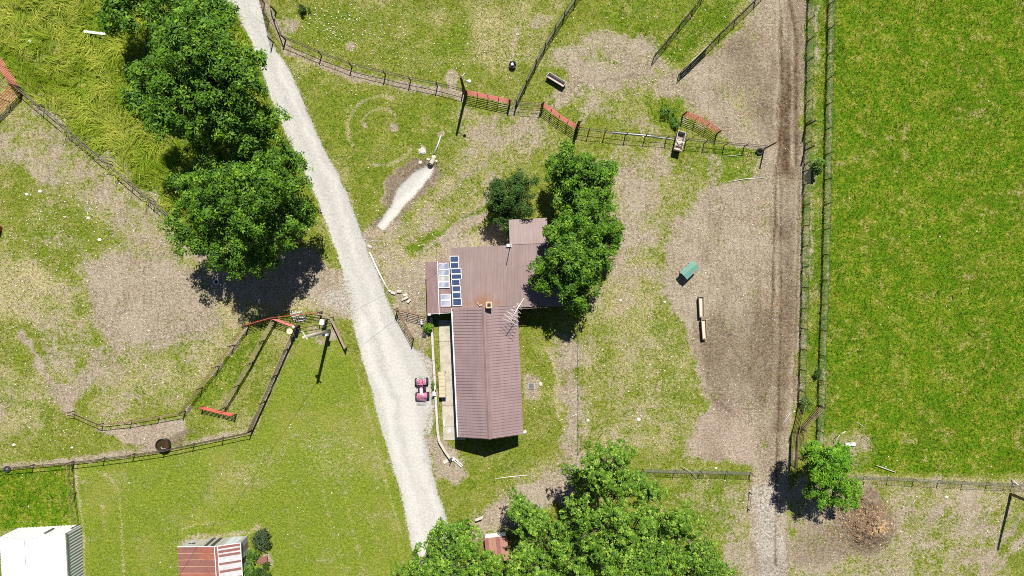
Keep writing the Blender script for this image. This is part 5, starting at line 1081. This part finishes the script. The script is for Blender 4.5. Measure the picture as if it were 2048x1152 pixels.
# ------------------------------------------------------------------ poles and lines
def pole(label, base, h, r0, r1, mat):
    t = thing('utility_pole', label, 'pole', gp(base), 'utility poles'); MB().tube([gp(base, -.2), gp(base, h * .5), gp(base, h)], [r0, (r0 + r1) / 2, r1], 10).build('shaft', mat, t); return t
def arm(t, base, z, half, dirv, mat='old_wood', sz=.1):
    c = gp(base, z); d = Vector((dirv[0], dirv[1], 0)).normalized() * half; o = MB().beam(c - d + Vector((0, .1, 0)), c + d + Vector((0, .1, 0)), sz, sz).build('crossarm', mat, t)
    for s in (-.9, .9): MB().lathe(c + d * s + Vector((0, .1, sz / 2)), [(.03, 0), (.05, .04), (.03, .08), (.045, .11), (0, .14)], 8).build('insulator', 'trim_white', o)
p1 = (931, 193)
lp = pole('dark wooden pole with a small yard lamp by the first faded red gate', p1, 5.3, .13, .09, 'dark_wood')
top = gp(p1, 5.05); aend = gp(p1, 5.0) + Vector((.62, -.25, .05))
MB().tube([top - Vector((0, 0, .25)), aend], .025, 6).build('lamp_arm', 'galvanised', lp)
lh = MB().lathe(aend - Vector((0, 0, .16)), [(.05, 0), (.13, .02), (.15, .09), (.09, .17), (.03, .2), (0, .2)], 14).build('lamp_head', 'white_paint', lp); MB().lathe(aend - Vector((0, 0, .24)), [(0, 0), (.08, .03), (.08, .09)], 10).build('bulb_cover', 'pvc_white', lh)
MB().beam(gp(p1, 5.2), gp(p1, 5.2) + Vector((.32, .3, .1)), .04, .04).build('bracket', 'pvc_white', lp)
p2 = (659, 662)
up = pole('tall pale utility pole with white meter box on the lawn corner', p2, 7.1, .16, .11, 'pole_pale')
arm(up, p2, 6.75, .38, (.55, -.83), 'pole_pale', .09)
MB().box(gp(p2, 1.4) + Vector((.04, -.22, 0)), (.42, .18, .5)).build('meter_box', 'white_paint', up, bevel=.02)
MB().tube([gp(p2, 0) + Vector((.06, -.19, 0)), gp(p2, 1.2) + Vector((.06, -.19, 0))], .03, 6).build('conduit', 'galvanised', up)
MB().lathe(gp(p2, 6.2) + Vector((-.16, .08, 0)), [(.0, 0), (.07, 0), (.08, .25), (.05, .28), (0, .28)], 12).build('transformer', 'galvanised', up)
p3 = (2021, 988)
up3 = pole('pole leaning out of the lower right corner with its long shadow on the grass', p3, 7.6, .13, .1, 'pole_wood'); MB().lathe(gp(p3, 7.6), [(.1, 0), (.06, .05), (0, .05)], 10).build('cap', 'galvanised', up3)
a_ = gp(p2, 6.85); e_ = G(150, 1380, 6.6)
def wire(label, a, b, sag, r=.012):
    n = 14; tag(MB().tube([a.lerp(b, k / n) - Vector((0, 0, sag * 4 * (k / n) * (1 - k / n))) for k in range(n + 1)], r, 4).build('power_line', 'wire'), label, 'wire', 'overhead wires')
wire('overhead service wire running from the pale pole across the lawn', a_, e_, .5)
wire('overhead wire from the pale pole to the corner of the house roof', a_, G(903, 518, 2.6), .25, .008)
tag(MB().tube([gp((2022, 958), .02), gp((2028, 967), .5)], .04, 6).build('white_stake', 'pvc_white'), 'short pale stake leaning on the thin wire fence near the corner pole', 'stake')

# ------------------------------------------------------------------ four wheeler
atv = thing('four_wheeler', 'pink and red four wheeler parked on the gravel beside the house', 'atv', gp((845, 776)), rz=math.radians(3)); L = dict(local=True)
def wheel(x, y, R, wd):
    w_ = MB(); M = Matrix.Rotation(math.pi / 2, 3, 'Y')
    prof = [(R * .55, -wd / 2), (R * .92, -wd / 2), (R, -wd * .32), (R, wd * .32), (R * .92, wd / 2), (R * .55, wd / 2)]; n = 20; vs = []; fs = []
    for r_, o_ in prof:
        for k in range(n): t_ = 2 * math.pi * k / n; rr_ = r_ * (1.035 if (k % 2 and r_ > R * .9) else 1); vs.append((x + o_, y + rr_ * math.cos(t_), R + rr_ * math.sin(t_)))
    for i in range(len(prof) - 1):
        for k in range(n): fs.append((i * n + k, i * n + (k + 1) % n, (i + 1) * n + (k + 1) % n, (i + 1) * n + k))
    o = w_.add(vs, fs).build('tyre', 'black_rubber', atv, **L)
    MB().tube([(x - wd * .35, y, R), (x + wd * .35, y, R)], R * .56, 14).build('rim', 'galvanised', o, **L)
for x, y, R, wd in ((-.44, .6, .29, .2), (.44, .6, .29, .2), (-.43, -.6, .29, .26), (.43, -.6, .29, .26)): wheel(x, y, R, wd)
def fender(pts, z, mat, nm):   # curved plastic over both wheels
    m_ = MB(); vs = []; nx = 8
    ys = [p[0] for p in pts]; zs = [p[1] for p in pts]
    for y, z_ in pts:
        for i in range(nx + 1): f = i / nx * 2 - 1; vs.append((f * .40, y, z_ - .09 * abs(f) ** 4 + .02 * math.cos(f * 3)))
    k = len(vs); vs += [(a, b, c - .03) for a, b, c in vs]; fs = []
    for j in range(len(pts) - 1):
        for i in range(nx): q_ = j * (nx + 1) + i; fs += [(q_, q_ + 1, q_ + nx + 2, q_ + nx + 1), (k + q_ + nx + 1, k + q_ + nx + 2, k + q_ + 1, k + q_)]
    return m_.add(vs, fs, True).build(nm, mat, atv, **L)
fender([(.32, .58), (.42, .68), (.55, .74), (.70, .73), (.82, .66)], 0, 'atv_pink', 'front_fender'); fender([(-.76, .64), (-.66, .72), (-.55, .74), (-.42, .7), (-.32, .6)], 0, 'atv_red', 'rear_fender')
MB().box((0, .56, .8), (.34, .5, .12), taper=.8).build('hood', 'atv_red', atv, bevel=.02, **L)
MB().box((0, .02, .5), (.3, .7, .5)).build('engine', 'black_plastic', atv, bevel=.03, **L)
MB().box((0, .2, .74), (.24, .3, .16), taper=.8).build('fuel_tank', 'atv_red', atv, bevel=.03, **L)
MB().box((0, -.2, .8), (.3, .62, .13), taper=.85).build('seat', 'seat_pale', atv, bevel=.03, **L)
hb_ = MB().tube([(-.4, .22, .98), (-.22, .28, 1.0), (0, .32, .96), (.22, .28, 1.0), (.4, .22, .98)], .016, 6).build('handlebar', 'dark_iron', atv, **L)
for s in (-1, 1): MB().tube([(s * .27, .27, .995), (s * .41, .215, .978)], .024, 6).build('grip', 'black_rubber', hb_, **L)
MB().box((0, .34, .9), (.16, .12, .16)).build('dash', 'black_plastic', atv, bevel=.02, **L)
for nm, ys, hw in (('front_rack', (.5, .9), .36), ('rear_rack', (-.92, -.5), .38)):
    rk = MB(); z = .86
    for f in np.linspace(0, 1, 5): y = ys[0] + (ys[1] - ys[0]) * float(f); rk.tube([(-hw, y, z), (hw, y, z)], .012, 5)
    for x in (-hw, -hw / 3, hw / 3, hw): rk.tube([(x, ys[0], z), (x, ys[1], z)], .012, 5)
    for x in (-hw * .7, hw * .7): rk.tube([(x, sum(ys) / 2, .68), (x, sum(ys) / 2, z)], .014, 5)
    rk.build(nm, 'dark_iron' if nm[0] == 'f' else 'atv_pink', atv, **L)
MB().tube([(-.28, .9, .4), (-.25, .99, .5), (-.22, 1.0, .66), (.22, 1.0, .66), (.25, .99, .5), (.28, .9, .4)], .02, 6).build('bumper', 'dark_iron', atv, **L)
for s in (-1, 1):
    MB().box((s * .24, .9, .6), (.14, .06, .09)).build('headlight', 'trim_white', atv, bevel=.01, **L); MB().box((s * .24, 0, .3), (.18, .5, .04)).build('footrest', 'black_plastic', atv, **L)
    MB().tube([(s * .1, .6, .29), (s * .36, .6, .29)], .03, 6).tube([(s * .1, -.58, .29), (s * .36, -.58, .29)], .03, 6).build('axle', 'dark_iron', atv, **L)
MB().box((0, 0, .4), (.22, 1.4, .1)).build('frame', 'dark_iron', atv, **L)

# ------------------------------------------------------------------ troughs, feeders, tubs
def trough(label, c4, h, out, inn, name='feed_trough', group='feed troughs', fl=.12, legs=True):
    """open trough; c4 are the four rim corners as seen at rim height"""
    rim = [G(x, y, h) for x, y in c4]; c = sum(rim, Vector()) / 4; t = thing(name, label, 'trough', Vector((c.x, c.y, 0)), group)
    def ring(f, z): return [Vector((c.x + (p.x - c.x) * f, c.y + (p.y - c.y) * f, z)) for p in rim]
    L_ = max((rim[1] - rim[0]).length, (rim[2] - rim[1]).length); th = .035
    def shrink(P, d):
        o = []
        for p in P: v_ = Vector((c.x, c.y, p.z)) - p; a = (P[1] - P[0]).normalized(); b = (P[2] - P[1]).normalized(); o.append(p + a * d * (1 if v_.dot(a) > 0 else -1) + b * d * (1 if v_.dot(b) > 0 else -1))
        return o
    bo = [Vector((p.x, p.y, .06 if legs else 0)) for p in shrink(rim, .07)]; ri = shrink(rim, th); bi = [Vector((p.x, p.y, fl)) for p in shrink(rim, .09)]
    V_ = rim + bo; fs = [(i, (i + 1) % 4, (i + 1) % 4 + 4, i + 4) for i in range(4)] + [(7, 6, 5, 4)]
    MB().add(V_, fs).build('shell', out, t)
    MB().add(rim + ri, [(i, (i + 1) % 4, (i + 1) % 4 + 4, i + 4) for i in range(4)]).build('rim', out, t)
    MB().add(ri + bi, [(i + 4, (i + 1) % 4 + 4, (i + 1) % 4, i) for i in range(4)]).build('inside', out, t)
    MB().add([p + Vector((0, 0, .002)) for p in bi], [(0, 1, 2, 3)]).build('floor', inn, t)
    if legs:
        for p in bo: MB().box((p.x, p.y, .04), (.07, .07, .12)).build('foot', 'dark_wood', t)
    return t
trough('tan feed trough in the bare pen, upper of two end to end', [(1397.5, 593), (1408, 593.5), (1408.5, 634.5), (1399.5, 635)], .5, 'trough_tan', 'trough_inside', fl=.3)
trough('tan feed trough in the bare pen, lower of two end to end', [(1402.5, 638.5), (1412.5, 638), (1415, 678), (1405.5, 679)], .5, 'trough_tan', 'trough_inside', fl=.3)
trough('grey wooden trough on the grass by the top pens', [(1098.6, 143.5), (1133, 164), (1126.5, 173.5), (1092, 152.5)], .5, 'trough_grey', 'rose_inside', fl=.15)
fb_ = trough('white box feeder with debris in it straddling the pen fence', [(1356.5, 260.5), (1372.5, 265), (1364, 302), (1348.5, 298)], .85, 'trough_grey', 'rose_inside', 'box_feeder', None, .35)
MB().beam(G(1354, 282, .87), G(1369, 285, .87), .06, .05).build('crossbar', 'white_paint', fb_); MB().beam(G(1350, 294, .88), G(1365, 297.5, .88), .05, .05).build('crossbar', 'dark_wood', fb_)
MB().box(G(1358.5, 284, .42), (.34, .4, .1), .5).build('feed_block', 'pale_concrete', fb_, bevel=.03)
gf = thing('mineral_feeder', 'green metal roofed mineral feeder standing in the bare pen', 'feeder', gp((1374, 540)))
c4 = [G(1360, 544, .97), G(1384.5, 521, .97), G(1399, 535, .97), G(1374.5, 559.5, .97)]
rid = [c4[0].lerp(c4[3], .5) + Vector((0, 0, .1)), c4[1].lerp(c4[2], .5) + Vector((0, 0, .1))]
for k in range(4):
    f0, f1 = k / 4, (k + 1) / 4
    def rp(s_, f): return (c4[0].lerp(rid[0], f * 2).lerp(c4[1].lerp(rid[1], f * 2), s_)) if f <= .5 else (rid[0].lerp(c4[3], f * 2 - 1).lerp(rid[1].lerp(c4[2], f * 2 - 1), s_))
    MB().slab([rp(0, f0), rp(1, f0), rp(1, f1 - .012), rp(0, f1 - .012)], .02).beam(rp(0, f0 + .12) + Vector((0, 0, .01)), rp(1, f0 + .12) + Vector((0, 0, .01)), .025, .025).build('roof_sheet', 'green_sheet', gf)
cc_ = sum(c4, Vector()) / 4; ang_ = math.atan2((c4[1] - c4[0]).y, (c4[1] - c4[0]).x)
MB().box((cc_.x, cc_.y, .45), (1.05, .55, .35), ang_).build('bin', 'dark_wood', gf, bevel=.01)
for p in c4: q_ = p.lerp(Vector((cc_.x, cc_.y, p.z)), .3); MB().tube([(q_.x, q_.y, -.05), (q_.x, q_.y, .96)], .03, 6).build('leg', 'dark_iron', gf)
def tub(label, c, r, h, out, inn, lvl, name='water_tub', cat='tub'):
    p = gp(c); t = thing(name, label, cat, p)
    MB().lathe(p, [(r * .9, 0), (r, h), (r * 1.05, h), (r * 1.05, h + .03), (r * .95, h + .03), (r * .93, h), (r * .85, .05), (0, .05)], 26).build('wall', out, t)
    MB().disc((p.x, p.y, p.z + lvl), r * .9, 26).build('water' if 'water' in inn else 'contents', inn, t); return t
wt = tub('round black stock tank with brown water by the two rail fence', (331, 888), .54, .55, 'black_plastic', 'water_brown', .42)
MB().tube([gp((339, 894), 0), gp((338, 893), .9), gp((334, 890), .95), gp((332, 889), .6)], .03, 6).build('filler_pipe', 'galvanised', wt)
tub('small black tub with white salt block in the top pasture', (1025, 132), .29, .3, 'black_plastic', 'black_rubber', .08)
tag(MB().box(gp((1024.5, 130.5), .2), (.22, .22, .22), .3).build('salt_block', 'bright_white', bevel=.03), 'white salt block sitting in the small black tub', 'salt block')
def tyre(label, c, R, r, mat='black_rubber', M=None, z=None):
    p = gp(c, r if z is None else z); t = thing('tyre_ring', label, 'tyre', p); o = MB().torus(p, R, r, 24, 10, M).build('tyre', mat, t); MB().lathe(p - Vector((0, 0, .03)), [(R - r * .8, 0), (R - r * 1.0, .03), (.08, .02), (0, .02)], 16).build('hub', 'galvanised' if mat == 'black_rubber' else 'black_rubber', t) if M is None else None; return t
tyre('black tyre lying against the dark fence at the left edge', (16, 938), .2, .085)
tyre('old tyre leaning at the end post of the wire pen fence', (1518, 304), .22, .09, M=Matrix.Rotation(.35, 3, 'X'), z=.16)
tyre('white painted ring lying in the shade of the lower walnut tree', (433, 564), .2, .05, 'pvc_white')
dr = thing('red_drum', 'red steel drum cut off by the left edge of the photo', 'drum', gp((-2, 458)))
MB().lathe(gp((-2, 458)), [(0, 0), (.3, 0), (.31, .02), (.3, .3), (.315, .32), (.3, .34), (.3, .6), (.315, .62), (.3, .64), (.31, .88), (.29, .9), (.28, .87), (0, .87)], 22).build('body', 'red_drum', dr)
MB().lathe(gp((10, 460), .87), [(.03, 0), (.03, .02), (0, .02)], 8).build('bung', 'dark_iron', dr)
gate('low red bar panel in the deep shade under the walnut', (482, 552), (525, 546), .5, 3, 3, 'red_pipe', .03, z0=.05)
wtk = thing('white_tank', 'white cylinder tank lying on its side near the oak', 'tank', gp((1699, 888)))
ta, tb = gp((1689, 889), .16), gp((1709, 887.5), .16); MB().tube([ta, ta.lerp(tb, .06), ta.lerp(tb, .94), tb], [.1, .155, .155, .1], 16).build('body', 'bright_white', wtk); MB().tube([ta.lerp(tb, .2) + Vector((0, 0, .15)), ta.lerp(tb, .2) + Vector((0, 0, .21))], .03, 6).build('valve', 'galvanised', wtk)
for f in (.2, .8): p = ta.lerp(tb, f); MB().box((p.x, p.y, .03), (.08, .26, .08)).build('cradle', 'dark_wood', wtk)
tag(MB().tube([gp((1667, 888), 0), gp((1671, 866), .75)], .03, 6).tube([gp((1671, 866), .75), gp((1680, 858), .95)], .035, 6).build('water_hydrant', 'pvc_white'), 'bent pale standpipe above the oak crown', 'standpipe')

# ------------------------------------------------------------------ loose poles, planks, stones
def rod(label, pts, r, mat='pvc_white', name='pipe', cat='pipe', z=.05):
    return tag(MB().tube([gp(p, z) for p in pts], r, 7).build(name, mat), label, cat)
rod('long white pole lying along the edge of the drive above the rubble', [(739.5, 505), (751, 531), (764, 557), (776, 579)], .075, 'pvc_white', 'white_pole', 'pole')
tag(MB().beam(gp((173, 66), .35), gp((216, 71), .35), .2, .06).build('white_plank', 'white_paint'), 'white plank lying on the tall grass beside the big walnut', 'plank')
rod('long pale pipe lying behind the wire pen fence', [(1224, 265), (1290, 271), (1347, 279)], .06, 'galvanised')
rod('thin pale hose lying across the bare pen near the track', [(1455, 364), (1490, 358), (1526, 356)], .025, 'pvc_white', 'hose', 'hose')
rod('thin pale stick on green weeds below the pen fence', [(1449, 313), (1470, 311), (1482, 309)], .02)
rod('pale hose stretched over the grass below the house', [(990, 957), (1020, 953), (1055, 950)], .028, 'pvc_white', 'hose', 'hose')
rod('white stick at the foot of the electric wire fence', [(1141, 833), (1157, 827)], .03)
rod('upright looking white stick lying along the electric wire fence', [(1158.4, 793), (1158.2, 810)], .035)
rod('short pale stick on the back lawn of the house', [(1117, 842), (1126, 838)], .025)
rod('thin white rod on the bare track near the cattle panels', [(1562, 852), (1580, 826)], .018)
rod('thin white rod on the edge of the green field', [(1715, 845), (1731, 856)], .016)
rod('pale pipe at the top of the dry culvert', [(882, 272), (876, 290), (868, 308)], .07, 'galvanised', z=.08)
rod('crooked pale branch on the wire fence at lower right', [(1751, 930), (1770, 937), (1790, 944)], .045, 'pole_pale', 'branch', 'branch', .12)
rod('bent dead branch on the rough ground beside the oak', [(1700, 931), (1722, 922), (1737, 912)], .02, 'dark_wood', 'branch', 'branch')
rod('pale bent stick over the low mesh fence by the maples', [(1362, 930), (1385, 945), (1392, 955)], .025, 'pole_pale', 'branch', 'branch', .3)
cv = thing('culvert', 'dark round culvert mouth above the pale wash', 'culvert', gp((865, 324)))
a_, b_ = gp((868, 317)), gp((861.5, 327)); a_.z, b_.z = -.12, -.1; d_ = (b_ - a_).normalized()
MB().tube([a_, b_], .2, 14, False).build('pipe', 'pale_concrete', cv); MB().lathe(b_ + Vector((-.06, -.1, .06)), [(.24, 0), (.2, .05), (.0, .07)], 14, (1, .62)).build('mouth', 'black_plastic', cv)  # black dome stands in for the shade inside the pipe
def stone(label, x, y, s, mat='stone', flat=.45, seed=0, group=None, name='stone', cat='stone'):
    q = random.Random(seed + int(x * 7 + y)); p = gp((x, y)); m_ = MB(); vs = []; n, rings = 7, 3
    for i in range(rings):
        ph = i / rings * math.pi / 2
        for k in range(n): t_ = 2 * math.pi * k / n + .3 * i; rr = s * math.cos(ph) * q.uniform(.72, 1.2); vs.append((p.x + rr * math.cos(t_), p.y + rr * math.sin(t_) * q.uniform(.7, 1), p.z - .04 + s * flat * math.sin(ph) * q.uniform(.8, 1.2) + .03 * i))
    vs.append((p.x, p.y, p.z + s * flat)); fs = [(i * n + k, i * n + (k + 1) % n, (i + 1) * n + (k + 1) % n, (i + 1) * n + k) for i in range(rings - 1) for k in range(n)] + [((rings - 1) * n + k, (rings - 1) * n + (k + 1) % n, rings * n) for k in range(n)]
    return tag(m_.add(vs, fs).build(name, mat), label, cat, group)
for a in (('pale rock on the drive edge above the white pole', 738.5, 493, .24, 'pale_concrete'), ('biggest rock at the head of the pale wash', 845, 303, .38, 'stone'), ('flat pale rock beside the culvert mouth', 841, 326, .22, 'pale_concrete'), ('small rock touching the culvert pipe', 856, 318, .2, 'stone'), ('rounded stone on top of the culvert pipe', 867, 314, .24, 'stone'), ('flat stone on the bank beyond the culvert pipe', 873, 322, .18, 'stone'),
          ('white rock heap in the left pen, larger', 80, 383, .2, 'white_paint'), ('white rock beside the larger white heap in the left pen', 54, 389, .16, 'white_paint'), ('white stone alone below the fence in the left pen', 199, 480, .2, 'white_paint'), ('pale stone on the weeds in the left pen', 177, 437, .22, 'stone'),
          ('white stone in the grass south of the pens', 1277, 839, .2, 'white_paint'), ('round pale stone by the electric wire fence', 1176, 841, .16, 'pvc_white'), ('pale stone on the grass near the tree by the house', 1241, 601, .18, 'stone'), ('pale stone at the grass edge of the bare pen', 1330, 604, .15, 'stone'), ('white stone on the low mesh fence by the maples', 1432, 936, .12, 'white_paint'),
          ('pale stone above the oak and the cattle panels', 1589, 823, .1, 'white_paint'), ('white stone in the tall grass near the red gates', 60, 82, .16, 'white_paint'), ('pale stone on the rough ground at lower right', 1893, 994, .2, 'stone'), ('white stone at the foot of the left corral path', 28, 1125 - 235, .2, 'stone'), ('stone lump at the southeast corner of the house wall', 1049, 864, .24, 'stone'), ('pale stone on the lawn side of the tub', 145, 895, .14, 'pvc_white')): stone(*a)
rub = [(780, 582, .16), (787, 586, .2), (799, 583, .2), (811, 590, .2), (812, 596, .2), (818, 602, .19), (806, 599, .14)]
for k, (x, y, s) in enumerate(rub):
    tag(MB().box(gp((x, y), .08), (s * 2.0, s * 1.1, .2), -.5 + .25 * k).build('broken_slab', 'pale_concrete', bevel=.03), ('broken concrete lump touching the end of the white pole', 'long broken concrete lump next to the white pole end', 'broken concrete block set apart above the rubble row', 'broken concrete block in the middle of the rubble row', 'tilted broken block just below the middle of the rubble row', 'last broken block of the rubble row toward the gate', 'smallest broken piece below the rubble row')[k], 'rubble', 'broken concrete at the drive edge')
# manure heap clods and straw on top of the mound
def clods(name, label, n, cx, cy, rx, ry, smin, smax, mat, seed):
    q = np.random.default_rng(seed); a = q.normal(0, .5, (n, 2)); px = cx + a[:, 0] * rx; py = cy + a[:, 1] * ry
    x = (px - 1024) / PPM; y = (576 - py) / PPM; z = gz(x, y); s = smin + (smax - smin) * q.random(n) ** 2
    V_ = []; 
    for k in range(5): t_ = 2 * np.pi * k / 5 + q.uniform(0, 6, n) * 0 + q.random(n); V_.append(np.stack([x + np.cos(t_) * s * q.uniform(.6, 1.3, n), y + np.sin(t_) * s * q.uniform(.5, 1.1, n), z - .02], -1))
    V_.append(np.stack([x + q.normal(0, .3, n) * s, y + q.normal(0, .3, n) * s, z + s * q.uniform(.5, 1.1, n)], -1)); i = np.arange(n)
    o = np_mesh(name, np.concatenate(V_), np.concatenate([np.stack([i + k * n, i + ((k + 1) % 5) * n, i + 5 * n], -1) for k in range(5)]), mat); struct(o, 'stuff'); o['label'] = label
weathered('manure', (0.15, 0.098, 0.062), (0.27, 0.175, 0.10), .95, .1, scale=5); weathered('hay', (.50, .33, .14), (.38, .24, .10), .95, .1, scale=9)
clods('manure_clods', 'dark brown manure clods heaped beside the oak', 1900, 1728, 1045, 72, 64, .03, .13, 'manure', 71)
clods('hay_wisps', 'golden hay scraps spread on top of the manure heap', 700, 1730, 1035, 70, 55, .02, .09, 'hay', 72)
clods('hay_wisps', 'bright straw patch on the middle of the manure heap', 420, 1757, 1046, 24, 17, .03, .08, 'hay', 73)
